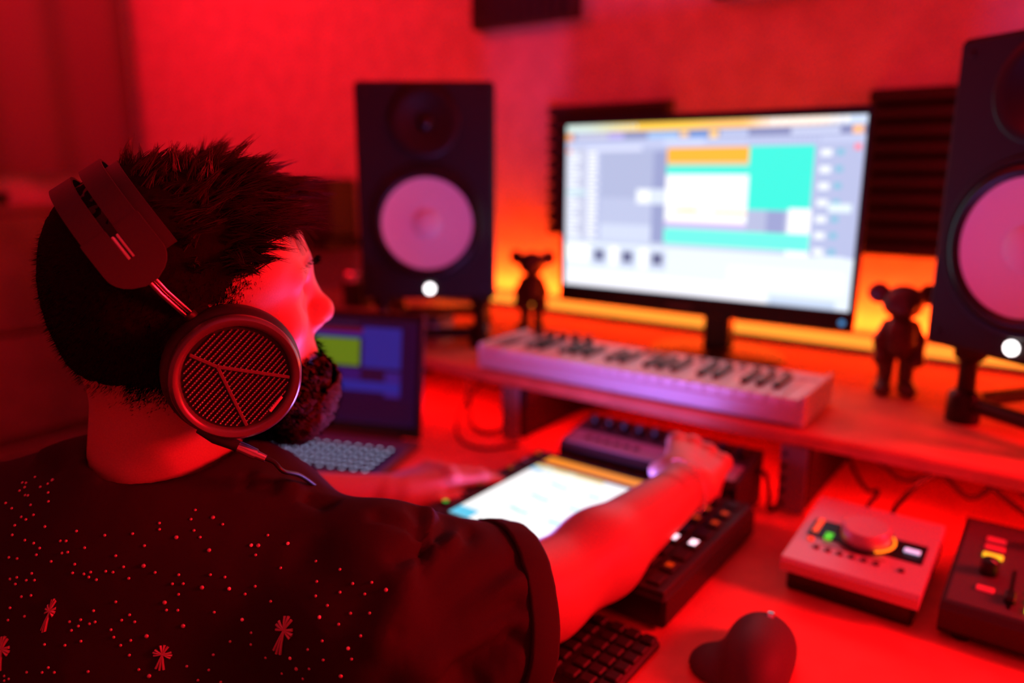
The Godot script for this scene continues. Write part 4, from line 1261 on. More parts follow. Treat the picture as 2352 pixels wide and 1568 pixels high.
func crease(p: Vector3) -> float:
	weave.seed = 4
	weave.frequency = 5.0
	var h := weave.get_noise_3d(p.x, p.y, p.z) * 0.004
	for f: Array in folds:
		var q: Vector3 = p - f[0]
		var ab: Vector3 = f[1] - f[0]
		var u := q.dot(ab) / ab.length_squared()
		if u < -0.25 or u > 1.25: continue
		var w := clampf(u, 0.0, 1.0)
		var d2 := (q - ab * w).length_squared()
		var wd: float = lerpf(f[2], f[3], w)
		if d2 < wd * wd * 6.0:
			h += f[4] * 1.5 * exp(-d2 / (wd * wd)) * smoothstep(-0.25, 0.1, u) * (1.0 - smoothstep(0.8, 1.25, u))
	return h

func blade(m: MB, p: Vector3, d: Vector3, side: Vector3, w: float) -> void:
	var n := d.cross(side).normalized()
	var q := p + d
	m.v.append_array([p - side * w, q, p + side * w])
	m.n.append_array([n, n, n])

func strand(m: MB, pts: Array, w: float) -> void:
	# three sided tapering hair
	var N := pts.size()
	var prev := []
	for i in N:
		var d: Vector3 = (pts[mini(i + 1, N - 1)] - pts[maxi(i - 1, 0)]).normalized()
		var a := d.cross(Vector3(0.31, 0.52, 0.79)).normalized()
		var b := d.cross(a)
		var r := w * (1.0 - 0.9 * float(i) / (N - 1))
		var ring := []
		for k in 3:
			var o: Vector3 = a * cos(TAU * k / 3) + b * sin(TAU * k / 3)
			ring.append([pts[i] + o * r, o])
		if i > 0:
			for k in 3:
				var l := (k + 1) % 3
				m.v.append_array([prev[k][0], ring[l][0], prev[l][0], prev[k][0], ring[k][0], ring[l][0]])
				m.n.append_array([prev[k][1], ring[l][1], prev[l][1], prev[k][1], ring[k][1], ring[l][1]])
		prev = ring

# how much hair grows at a place on the head (head axes), 0 none, 1 full
func hair_mask(q: Vector3) -> float:
	# hair line: front edge height over the forehead, falling back to the temple and ear
	var front := 0.088 + 0.10 * maxf(0.0, absf(q.x) - 0.045)
	var edge_z := -0.070 + 0.040 * smoothstep(0.088, 0.048, q.y) + 0.040 * smoothstep(0.055, 0.0, q.y)     # how far forward hair comes, by height
	var m := smoothstep(-0.012, 0.026, q.z - edge_z)
	if q.z < -0.04: m = minf(m, smoothstep(front - 0.018, front + 0.004, q.y))
	# nape
	m *= smoothstep(-0.062, -0.022, q.y)
	if absf(q.x) > 0.05 and q.y < 0.02: m *= smoothstep(-0.03, 0.02, q.y) if q.z < 0.02 else 1.0
	return m

func beard_mask(q: Vector3) -> float:
	if q.z > 0.0 or q.y < -0.118: return 0.0
	var top := -0.030 - 0.010 * smoothstep(-0.04, -0.08, q.z)
	var m := smoothstep(top + 0.006, top - 0.008, q.y)
	# lips stay bare
	if absf(q.x) < 0.020 and absf(q.y + 0.050) < 0.008 and q.z < -0.093: m = 0.0
	# fades along the jaw to the ear, ends under the chin
	m *= smoothstep(0.0, -0.022, q.z)
	if q.y < -0.08: m *= smoothstep(-0.020, -0.045, q.z)
	return m

func shell(s: Dictionary, keep: Callable, thick: Callable) -> Dictionary:
	var v: PackedVector3Array = s.v
	var n: PackedVector3Array = s.n
	var ix: PackedInt32Array = s.ix
	var map := {}
	var ov := PackedVector3Array()
	var oi := PackedInt32Array()
	var on := PackedVector3Array()
	var kept := PackedByteArray()
	kept.resize(v.size())
	var inv := HB.inverse()
	for i in v.size(): kept[i] = 1 if keep.call(inv * (v[i] - HEAD), i) else 0
	for k in range(0, ix.size(), 3):
		if kept[ix[k]] + kept[ix[k + 1]] + kept[ix[k + 2]] < 3: continue
		for j in 3:
			var o := ix[k + j]
			if not map.has(o):
				map[o] = ov.size()
				ov.append(v[o] + n[o] * thick.call(inv * (v[o] - HEAD), o))
				on.append(n[o])
			oi.append(map[o])
	var out := {"v": ov, "ix": oi, "n": on}
	renormal(out)
	return out

func hair(t: Node3D, base: Vector3, head: Dictionary, hairm: Material, capm: Material, beardm: Material) -> void:
	var rng := RandomNumberGenerator.new()
	rng.seed = 77
	var inv := HB.inverse()
	var nz := FastNoiseLite.new()
	nz.seed = 8
	nz.frequency = 60.0
	var swirl := FastNoiseLite.new()
	swirl.seed = 12
	swirl.frequency = 26.0
	swirl.fractal_octaves = 1
	# close-cropped cap of hair
	var cap_s := shell(head, func(q: Vector3, i: int) -> bool: return hair_mask(q) > 0.80 + 0.18 * nz.get_noise_3d(q.x, q.y, q.z) and q.y > -0.06, func(q: Vector3, _i: int) -> float: return 0.0015 + 0.0025 * smoothstep(0.6, 1.0, hair_mask(q)) + 0.003 * smoothstep(0.04, 0.09, q.y) + 0.0012 * nz.get_noise_3d(q.x * 2.0, q.y * 2.0, q.z * 2.0))
	var hm := MB.new()
	var v: PackedVector3Array = head.v
	var n: PackedVector3Array = head.n
	var crown := []
	var cut := []
	var chin := []
	for i in v.size():
		var q := inv * (v[i] - HEAD)
		var m := hair_mask(q)
		if m > 0.02 and q.y > -0.08 and n[i].length() > 0.5:
			cut.append([v[i], n[i], q, m])
			if q.y > 0.058 and q.z * 0.819 - q.y * 0.574 < -0.024 and m > 0.5: crown.append([v[i], n[i], q])
		var bm := beard_mask(q)
		if bm > 0.02: chin.append([v[i], n[i], q, bm])
	# short stubble on sides and back
	for k in 16000:
		var c: Array = cut[rng.randi() % cut.size()]
		var m: float = c[3]
		if rng.randf() > m * 1.1: continue
		var nn: Vector3 = c[1]
		var down := (HB * Vector3(0, -0.7, 0.35) + Vector3(rng.randf() - 0.5, rng.randf() - 0.5, rng.randf() - 0.5) * 0.9)
		var d := (nn * 0.8 + down * 0.6).normalized() * lerpf(0.0025, 0.0075, m) * rng.randf_range(0.6, 1.2)
		var p: Vector3 = c[0] + Vector3(rng.randf() - 0.5, rng.randf() - 0.5, rng.randf() - 0.5) * 0.004
		p += nn * 0.0012 * m
		var side := d.cross(Vector3(rng.randf() - 0.5, rng.randf() - 0.5, rng.randf() - 0.5)).normalized()
		blade(hm, p, d, side, 0.00022)
	# dense stubble where the cut fades into the temple
	var fade := cut.filter(func(c: Array) -> bool: return c[3] < 0.97 and c[2].z < 0.06)
	for k in 14000:
		var c: Array = fade[rng.randi() % fade.size()]
		if rng.randf() > pow(c[3], 0.8) * 1.2: continue
		var nn: Vector3 = c[1]
		var d := (nn * 0.5 + HB * Vector3(0, -0.5, 0.5) + Vector3(rng.randf() - 0.5, rng.randf() - 0.5, rng.randf() - 0.5) * 1.1).normalized() * lerpf(0.002, 0.006, c[3]) * rng.randf_range(0.6, 1.3)
		var p: Vector3 = c[0] + Vector3(rng.randf() - 0.5, rng.randf() - 0.5, rng.randf() - 0.5) * 0.004
		blade(hm, p, d, d.cross(nn + Vector3(rng.randf() - 0.5, rng.randf() - 0.5, rng.randf() - 0.5) * 0.6).normalized(), 0.0003)
	# long tousled top: locks of hairs that lean together
	for k in 380:
		var c: Array = crown[rng.randi() % crown.size()]
		var q: Vector3 = c[2]
		var nn: Vector3 = inv * c[1]
		var fwd := smoothstep(0.02, -0.08, q.z)
		var w3 := q * 1.0
		var lean := Vector3(swirl.get_noise_3d(w3.x, w3.y, w3.z), 0.25 + 0.6 * swirl.get_noise_3d(w3.y + 7.0, w3.z, w3.x), -0.35 + swirl.get_noise_3d(w3.z, w3.x + 3.0, w3.y)) * 1.3
		lean += Vector3(rng.randf() - 0.5, rng.randf() - 0.5, rng.randf() - 0.5) * 0.35
		var dir := (nn * 0.75 + lean * 0.75 + Vector3(0.12, 0.0, -0.30) * fwd).normalized()
		var ln := rng.randf_range(0.026, 0.046) * (1.0 + 0.1 * fwd)
		if q.z > -0.01:
			dir = (dir + Vector3(0, 0.3, -0.35)).normalized()
			ln *= 0.72
		var bend := Vector3(rng.randf_range(-0.6, 0.6), rng.randf_range(-0.9, 0.1), rng.randf_range(-0.8, 0.3)) + Vector3(0, -0.5, -0.4) * fwd
		var count := rng.randi_range(12, 20)
		for h in count:
			var off := Vector3(rng.randf() - 0.5, rng.randf() - 0.5, rng.randf() - 0.5) * 0.012
			off -= nn * off.dot(nn)
			var l2 := ln * rng.randf_range(0.65, 1.05)
			var d2 := (dir + Vector3(rng.randf() - 0.5, rng.randf() - 0.5, rng.randf() - 0.5) * 0.10).normalized()
			var pts := []
			for s in 5:
				var u := s / 4.0
				var p := q + off * (1.0 - 0.88 * u) + d2 * l2 * u + bend * l2 * 0.42 * u * u
				pts.append(HEAD + HB * (p - nn * 0.001))
			strand(hm, pts, rng.randf_range(0.0004, 0.0009))
	# fringe over the forehead
	for k in 46:
		var x := rng.randf_range(-0.045, 0.05)
		var q := Vector3(x, 0.088 + rng.randf() * 0.010, -0.060 + 0.35 * absf(x))
		var ln := rng.randf_range(0.022, 0.04)
		var dir := Vector3(rng.randf_range(0.0, 0.6), rng.randf_range(-0.2, 0.3), -0.8).normalized()
		var bend := Vector3(rng.randf_range(-0.1, 0.5), -1.3, rng.randf_range(-0.1, 0.4))
		for h in 11:
			var pts := []
			var off := Vector3(rng.randf() - 0.5, rng.randf() - 0.5, rng.randf() - 0.5) * 0.008
			for s in 5:
				var u := s / 4.0
				pts.append(HEAD + HB * (q + off * (1.0 - 0.7 * u) + dir * ln * u + bend * ln * 0.55 * u * u))
			strand(hm, pts, rng.randf_range(0.0003, 0.0005))
	var hs := joined([cap_s], -base)
	var ho := part(t, "hair", hs, capm)
	for i in hm.v.size(): hm.v[i] -= base
	var hx := part(ho, "strands", hm.mesh(), hairm)
	hx.set_meta("kind", "stuff")
	# beard and brows
	var cap_b := shell(head, func(q: Vector3, _i: int) -> bool: return beard_mask(q) > 0.5 + 0.3 * nz.get_noise_3d(q.x * 1.4, q.y * 1.4, q.z * 1.4), func(q: Vector3, _i: int) -> float: return 0.001 + smoothstep(0.42, 0.95, beard_mask(q)) * (0.005 + 0.021 * smoothstep(-0.03, -0.085, q.z) * smoothstep(-0.035, -0.075, q.y)) + 0.0035 * nz.get_noise_3d(q.x * 3.0, q.y * 3.0, q.z * 3.0))
	var bm2 := MB.new()
	for k in 26000:
		var c: Array = chin[rng.randi() % chin.size()]
		var m: float = c[3]
		if rng.randf() > m * 1.1: continue
		var q: Vector3 = c[2]
		var lift := 0.001 + smoothstep(0.42, 0.95, m) * (0.005 + 0.021 * smoothstep(-0.03, -0.085, q.z) * smoothstep(-0.035, -0.075, q.y))
		var p: Vector3 = c[0] + c[1] * lift * 0.8 + Vector3(rng.randf() - 0.5, rng.randf() - 0.5, rng.randf() - 0.5) * 0.004
		var d := ((c[1] as Vector3) * 0.8 + HB * Vector3(0, -0.6, -0.3) + Vector3(rng.randf() - 0.5, rng.randf() - 0.5, rng.randf() - 0.5) * 1.3).normalized() * rng.randf_range(0.004, 0.011)
		blade(bm2, p, d, d.cross(Vector3(rng.randf() - 0.5, rng.randf() - 0.5, rng.randf() - 0.5)).normalized(), 0.0005)
	for s in [-1.0, 1.0]:
		for k in 160:
			var u := rng.randf()
			var p := hl(s * lerpf(0.010, 0.050, u), 0.043 + 0.006 * sin(u * 2.6) + rng.randf_range(-0.003, 0.003), -0.0985 + 0.028 * u * u)
			var d := HB * (Vector3(s * 0.8, 0.25, -0.25) + Vector3(rng.randf() - 0.5, rng.randf() - 0.5, rng.randf() - 0.5) * 0.5).normalized() * 0.008
			blade(bm2, p, d, d.cross(Vector3(0.3, 0.8, 0.2)).normalized(), 0.0005)
	var bo := part(t, "beard", joined([cap_b], -base), beardm)
	for i in bm2.v.size(): bm2.v[i] -= base
	var bx := part(bo, "strands", bm2.mesh(), beardm)
	bx.set_meta("kind", "stuff")

# places of the shirt's studs, in metres
const STUDS_SMALL := [
	Vector3(-0.6368, 0.9741, -0.2210), Vector3(-0.6432, 0.9703, -0.2138), Vector3(-0.6394, 0.9706, -0.2150), Vector3(-0.6180, 0.9730, -0.2222), Vector3(-0.6364, 0.9687, -0.2125), Vector3(-0.6220, 0.9707, -0.2183),
	Vector3(-0.6379, 0.9666, -0.2091), Vector3(-0.6094, 0.9687, -0.2189), Vector3(-0.6290, 0.9652, -0.2093), Vector3(-0.6261, 0.9654, -0.2103), Vector3(-0.6032, 0.9643, -0.2159), Vector3(-0.6400, 0.9593, -0.1991),
	Vector3(-0.6169, 0.9608, -0.2079), Vector3(-0.6311, 0.9572, -0.1996), Vector3(-0.6082, 0.9557, -0.2059), Vector3(-0.6173, 0.9535, -0.2006), Vector3(-0.6120, 0.9524, -0.2017), Vector3(-0.6184, 0.9481, -0.1957),
	Vector3(-0.5927, 0.9500, -0.2072), Vector3(-0.6157, 0.9422, -0.1924), Vector3(-0.5682, 0.9493, -0.2184), Vector3(-0.6031, 0.9401, -0.1963), Vector3(-0.5949, 0.9391, -0.1990), Vector3(-0.5719, 0.9427, -0.2120),
	Vector3(-0.5760, 0.9423, -0.2098), Vector3(-0.5486, 0.9474, -0.2293), Vector3(-0.5322, 0.9485, -0.2422), Vector3(-0.5887, 0.9365, -0.2003), Vector3(-0.5577, 0.9390, -0.2182), Vector3(-0.5220, 0.9408, -0.2449),
	Vector3(-0.5215, 0.9541, -0.2578), Vector3(-0.5191, 0.9504, -0.2561), Vector3(-0.5094, 0.9599, -0.2801), Vector3(-0.5069, 0.9550, -0.2746), Vector3(-0.4876, 0.9510, -0.2884), Vector3(-0.5004, 0.9484, -0.2726),
	Vector3(-0.4943, 0.9444, -0.2735), Vector3(-0.5893, 0.9320, -0.1976), Vector3(-0.5713, 0.9347, -0.2080), Vector3(-0.5676, 0.9356, -0.2104), Vector3(-0.6104, 0.9279, -0.1862), Vector3(-0.6036, 0.9279, -0.1892),
	Vector3(-0.5771, 0.9286, -0.2020), Vector3(-0.5360, 0.9345, -0.2298), Vector3(-0.4579, 0.9436, -0.3064), Vector3(-0.4560, 0.9335, -0.2937), Vector3(-0.4155, 0.9351, -0.3138), Vector3(-0.5599, 0.9280, -0.2111),
	Vector3(-0.5289, 0.9272, -0.2312), Vector3(-0.5092, 0.9235, -0.2446), Vector3(-0.4950, 0.9219, -0.2548), Vector3(-0.4763, 0.9220, -0.2688), Vector3(-0.4673, 0.9205, -0.2746), Vector3(-0.4355, 0.9274, -0.2997),
	Vector3(-0.5886, 0.9194, -0.1921), Vector3(-0.5596, 0.9221, -0.2087), Vector3(-0.5520, 0.9218, -0.2132), Vector3(-0.5481, 0.9232, -0.2163), Vector3(-0.5483, 0.9198, -0.2147), Vector3(-0.5430, 0.9183, -0.2174),
	Vector3(-0.5388, 0.9241, -0.2227), Vector3(-0.5341, 0.9236, -0.2257), Vector3(-0.5235, 0.9196, -0.2316), Vector3(-0.6039, 0.9138, -0.1828), Vector3(-0.5991, 0.9155, -0.1857), Vector3(-0.5914, 0.9142, -0.1888),
	Vector3(-0.5852, 0.9150, -0.1920), Vector3(-0.5988, 0.9109, -0.1840), Vector3(-0.4967, 0.9161, -0.2503), Vector3(-0.4903, 0.9163, -0.2551), Vector3(-0.4467, 0.9152, -0.2856), Vector3(-0.4515, 0.9100, -0.2800),
	Vector3(-0.4054, 0.9249, -0.3058), Vector3(-0.4913, 0.9091, -0.2513), Vector3(-0.5917, 0.9028, -0.1844), Vector3(-0.5850, 0.9044, -0.1883), Vector3(-0.5273, 0.9037, -0.2224), Vector3(-0.4959, 0.8986, -0.2436),
	Vector3(-0.4893, 0.8985, -0.2486), Vector3(-0.5398, 0.8972, -0.2115), Vector3(-0.4674, 0.8976, -0.2644), Vector3(-0.4319, 0.9075, -0.2878), Vector3(-0.4005, 0.9169, -0.3010), Vector3(-0.5983, 0.8943, -0.1782),
	Vector3(-0.5861, 0.8897, -0.1824), Vector3(-0.5982, 0.8855, -0.1754), Vector3(-0.5170, 0.8951, -0.2266), Vector3(-0.5210, 0.8914, -0.2223), Vector3(-0.5129, 0.8904, -0.2279), Vector3(-0.5539, 0.8888, -0.1994),
	Vector3(-0.5467, 0.8907, -0.2044), Vector3(-0.5471, 0.8864, -0.2024), Vector3(-0.5402, 0.8884, -0.2077), Vector3(-0.5370, 0.8897, -0.2104), Vector3(-0.5511, 0.8832, -0.1988), Vector3(-0.5258, 0.8849, -0.2162),
	Vector3(-0.4427, 0.8841, -0.2773), Vector3(-0.5230, 0.8799, -0.2162), Vector3(-0.5126, 0.8778, -0.2233), Vector3(-0.4563, 0.8766, -0.2683), Vector3(-0.4429, 0.8751, -0.2765), Vector3(-0.5425, 0.8767, -0.2011),
	Vector3(-0.5666, 0.8725, -0.1855), Vector3(-0.5521, 0.8734, -0.1938), Vector3(-0.5178, 0.8744, -0.2180), Vector3(-0.3854, 0.8909, -0.2936), Vector3(-0.3953, 0.8828, -0.2891), Vector3(-0.5113, 0.8678, -0.2206),
	Vector3(-0.4659, 0.8665, -0.2598), Vector3(-0.4320, 0.8665, -0.2805), Vector3(-0.4798, 0.8584, -0.2462), Vector3(-0.4684, 0.8547, -0.2564), Vector3(-0.5043, 0.8578, -0.2230), Vector3(-0.3942, 0.8683, -0.2886),
	Vector3(-0.4208, 0.8554, -0.2845), Vector3(-0.5596, 0.8575, -0.1835), Vector3(-0.5755, 0.8519, -0.1743), Vector3(-0.5634, 0.8536, -0.1803), Vector3(-0.5546, 0.8547, -0.1854), Vector3(-0.5328, 0.8567, -0.1995),
	Vector3(-0.5936, 0.8460, -0.1657), Vector3(-0.5895, 0.8446, -0.1667), Vector3(-0.5929, 0.8427, -0.1650), Vector3(-0.4737, 0.8471, -0.2501), Vector3(-0.4627, 0.8442, -0.2613), Vector3(-0.4011, 0.8578, -0.2878),
	Vector3(-0.3832, 0.8777, -0.2920), Vector3(-0.3897, 0.9128, -0.3019), Vector3(-0.3937, 0.9333, -0.3184), Vector3(-0.3797, 0.9269, -0.3178), Vector3(-0.3686, 0.9270, -0.3268), Vector3(-0.3855, 0.9215, -0.3099),
	Vector3(-0.3690, 0.9211, -0.3198), Vector3(-0.3724, 0.9098, -0.3080), Vector3(-0.3612, 0.9099, -0.3170), Vector3(-0.3775, 0.9025, -0.3013), Vector3(-0.3617, 0.8967, -0.3087), Vector3(-0.3648, 0.8806, -0.3019),
]
const STUDS_LARGE := [
	Vector3(-0.6192, 0.9754, -0.2257), Vector3(-0.4965, 0.9550, -0.2863), Vector3(-0.5073, 0.9450, -0.2622), Vector3(-0.4845, 0.9368, -0.2739), Vector3(-0.4583, 0.9386, -0.2980), Vector3(-0.5173, 0.9279, -0.2405),
	Vector3(-0.4784, 0.9139, -0.2627), Vector3(-0.4982, 0.9036, -0.2439), Vector3(-0.4843, 0.8878, -0.2490), Vector3(-0.5040, 0.8808, -0.2312), Vector3(-0.4056, 0.8648, -0.2863), Vector3(-0.4981, 0.8531, -0.2270),
	Vector3(-0.3590, 0.9217, -0.3311), Vector3(-0.3715, 0.8669, -0.2970),
]
const STUDS_BRIGHT := [
	Vector3(-0.4624, 0.9389, -0.2948), Vector3(-0.4411, 0.9396, -0.3117), Vector3(-0.4620, 0.9133, -0.2742), Vector3(-0.4496, 0.8930, -0.2752), Vector3(-0.3918, 0.9052, -0.2969), Vector3(-0.4101, 0.8722, -0.2852),
	Vector3(-0.3675, 0.8879, -0.3016),
]
const FOLDS := [
	[Vector3(-0.3686, 0.9405, -0.3815), Vector3(-0.3948, 0.9456, -0.4010), 0.007, 0.010, -0.0035],
	[Vector3(-0.3673, 0.9389, -0.3864), Vector3(-0.3967, 0.9390, -0.4169), 0.005, 0.008, 0.0030],
	[Vector3(-0.3658, 0.9371, -0.3920), Vector3(-0.3928, 0.9315, -0.4315), 0.006, 0.008, -0.0030],
	[Vector3(-0.3615, 0.9350, -0.3897), Vector3(-0.3740, 0.9299, -0.4296), 0.007, 0.010, -0.0040],
	[Vector3(-0.3573, 0.9318, -0.3918), Vector3(-0.3698, 0.9291, -0.4290), 0.006, 0.008, 0.0050],
	[Vector3(-0.3625, 0.9372, -0.3750), Vector3(-0.3644, 0.9339, -0.3450), 0.006, 0.010, -0.0050],
	[Vector3(-0.3616, 0.9362, -0.3782), Vector3(-0.3483, 0.9218, -0.3534), 0.004, 0.006, -0.0040],
	[Vector3(-0.3637, 0.9273, -0.4294), Vector3(-0.3446, 0.9139, -0.3461), 0.008, 0.012, -0.0050],
	[Vector3(-0.3584, 0.9294, -0.4098), Vector3(-0.3481, 0.9158, -0.3410), 0.008, 0.012, 0.0040],
	[Vector3(-0.3233, 0.9059, -0.4410), Vector3(-0.3324, 0.8962, -0.3573), 0.008, 0.014, -0.0040],
	[Vector3(-0.3171, 0.8999, -0.4314), Vector3(-0.3363, 0.8761, -0.3337), 0.010, 0.016, 0.0050],
	[Vector3(-0.3085, 0.8862, -0.4197), Vector3(-0.3414, 0.8817, -0.3262), 0.010, 0.016, -0.0060],
	[Vector3(-0.3057, 0.8754, -0.4103), Vector3(-0.3397, 0.8607, -0.3278), 0.010, 0.016, 0.0060],
	[Vector3(-0.3029, 0.8678, -0.4094), Vector3(-0.3239, 0.8453, -0.3605), 0.013, 0.020, -0.0090],
	[Vector3(-0.2995, 0.8534, -0.4076), Vector3(-0.3105, 0.8369, -0.3843), 0.012, 0.014, 0.0030],
	[Vector3(-0.5053, 0.9697, -0.3204), Vector3(-0.4887, 0.9634, -0.3404), 0.008, 0.010, -0.0040],
	[Vector3(-0.5053, 0.9701, -0.3303), Vector3(-0.4764, 0.9578, -0.3517), 0.007, 0.010, 0.0040],
	[Vector3(-0.4690, 0.9558, -0.3501), Vector3(-0.4450, 0.9527, -0.3563), 0.006, 0.010, -0.0040],
	[Vector3(-0.4031, 0.9529, -0.3633), Vector3(-0.3663, 0.9388, -0.3838), 0.006, 0.006, -0.0040],
	[Vector3(-0.4266, 0.9386, -0.3155), Vector3(-0.3598, 0.9069, -0.3162), 0.020, 0.030, -0.0040],
	[Vector3(-0.3572, 0.9309, -0.3532), Vector3(-0.3488, 0.8838, -0.3169), 0.012, 0.020, 0.0050],
	[Vector3(-0.3641, 0.9376, -0.3814), Vector3(-0.3457, 0.8943, -0.3248), 0.003, 0.003, -0.0030],
	[Vector3(-0.6481, 0.9800, -0.2330), Vector3(-0.6574, 0.9724, -0.2812), 0.012, 0.010, 0.0060],
	[Vector3(-0.6236, 0.9780, -0.2292), Vector3(-0.6555, 0.9454, -0.3158), 0.010, 0.012, -0.0040],
]
const CROSSES := [
	[Vector3(-0.5684, 0.8955, -0.1936), 0.86, 0.45, -16.0],
	[Vector3(-0.4931, 0.8683, -0.2364), 0.62, 0.8, -12.0],
	[Vector3(-0.4160, 0.8918, -0.2865), 1.0, 0.9, -15.0],
	[Vector3(-0.5986, 0.8651, -0.1694), 0.9, 0.8, -10.0],
]

# normal of the shirt at a place near its surface
func shirt_normal(p: Vector3) -> Vector3:
	var ps: Array = shirt_parts[1]
	var h := 0.003
	return Vector3(field(ps, p + Vector3(h, 0, 0)) - field(ps, p - Vector3(h, 0, 0)), field(ps, p + Vector3(0, h, 0)) - field(ps, p - Vector3(0, h, 0)), field(ps, p + Vector3(0, 0, h)) - field(ps, p - Vector3(0, 0, h))).normalized()

func on_shirt(p: Vector3, lift: float) -> Array:
	var n := shirt_normal(p)
	return [p + n * (crease(p) + lift), n]

func studs(sh: MeshInstance3D, base: Vector3) -> void:
	var pewter := mat("stud_metal", Color(0.72, 0.66, 0.66), 0.30, 0.4)
	var crystal := mat("bright_stud", Color(0.95, 0.93, 0.93), 0.12, 0.2)
	var dome := func(r: float) -> Mesh: return lathe([Vector2(r, 0.0), Vector2(r * 0.94, r * 0.35), Vector2(r * 0.6, r * 0.68), Vector2(0, r * 0.8)], 10)
	var kinds := [[STUDS_SMALL, dome.call(0.00115), pewter], [STUDS_LARGE, dome.call(0.0016), pewter], [STUDS_BRIGHT, dome.call(0.0014), crystal]]
	for k: Array in kinds:
		for p: Vector3 in k[0]:
			var q := on_shirt(p, -0.0001)
			part(sh, "stud", k[1], k[2], Transform3D(Basis(Quaternion(Vector3.UP, q[1])), q[0] - base))
	# flared crosses sewn on the back
	for c: Array in CROSSES:
		var q := on_shirt(c[0], 0.0002)
		var z: Vector3 = q[1]
		var y := (Vector3.UP - z * z.y).normalized()
		var bs := Basis(y.cross(z), y, z) * Basis(Vector3(0, 0, 1), deg_to_rad(c[3]))
		bs = bs * Basis.from_scale(Vector3(c[2] * c[1] ** 0.0, c[1], 1))
		var m := MB.new()
		for a in 4:
			var ln: float = [0.0105, 0.0085, 0.019, 0.0085][a]
			var turn := Basis(Vector3(0, 0, 1), TAU * a / 4)
			for lobe in [-1, 0, 1]:
				var tip := Vector3(lobe * 0.0034, ln - 0.0012 * absf(lobe), 0)
				m.add(mtube([Vector3(lobe * 0.0003, 0.0006, 0.0004), tip * 0.55 + Vector3(0, 0, 0.0006), tip], [0.0008, 0.0011, 0.0013], 8), Transform3D(turn))
		m.add(mlathe([Vector2(0, -0.0006), Vector2(0.0024, 0), Vector2(0, 0.0016)], 12), T(0, 0, 0, 90))
		part(sh, "cross_patch", m.mesh(), pewter, Transform3D(bs, q[0] - base), "flared metal cross sewn on the shirt")

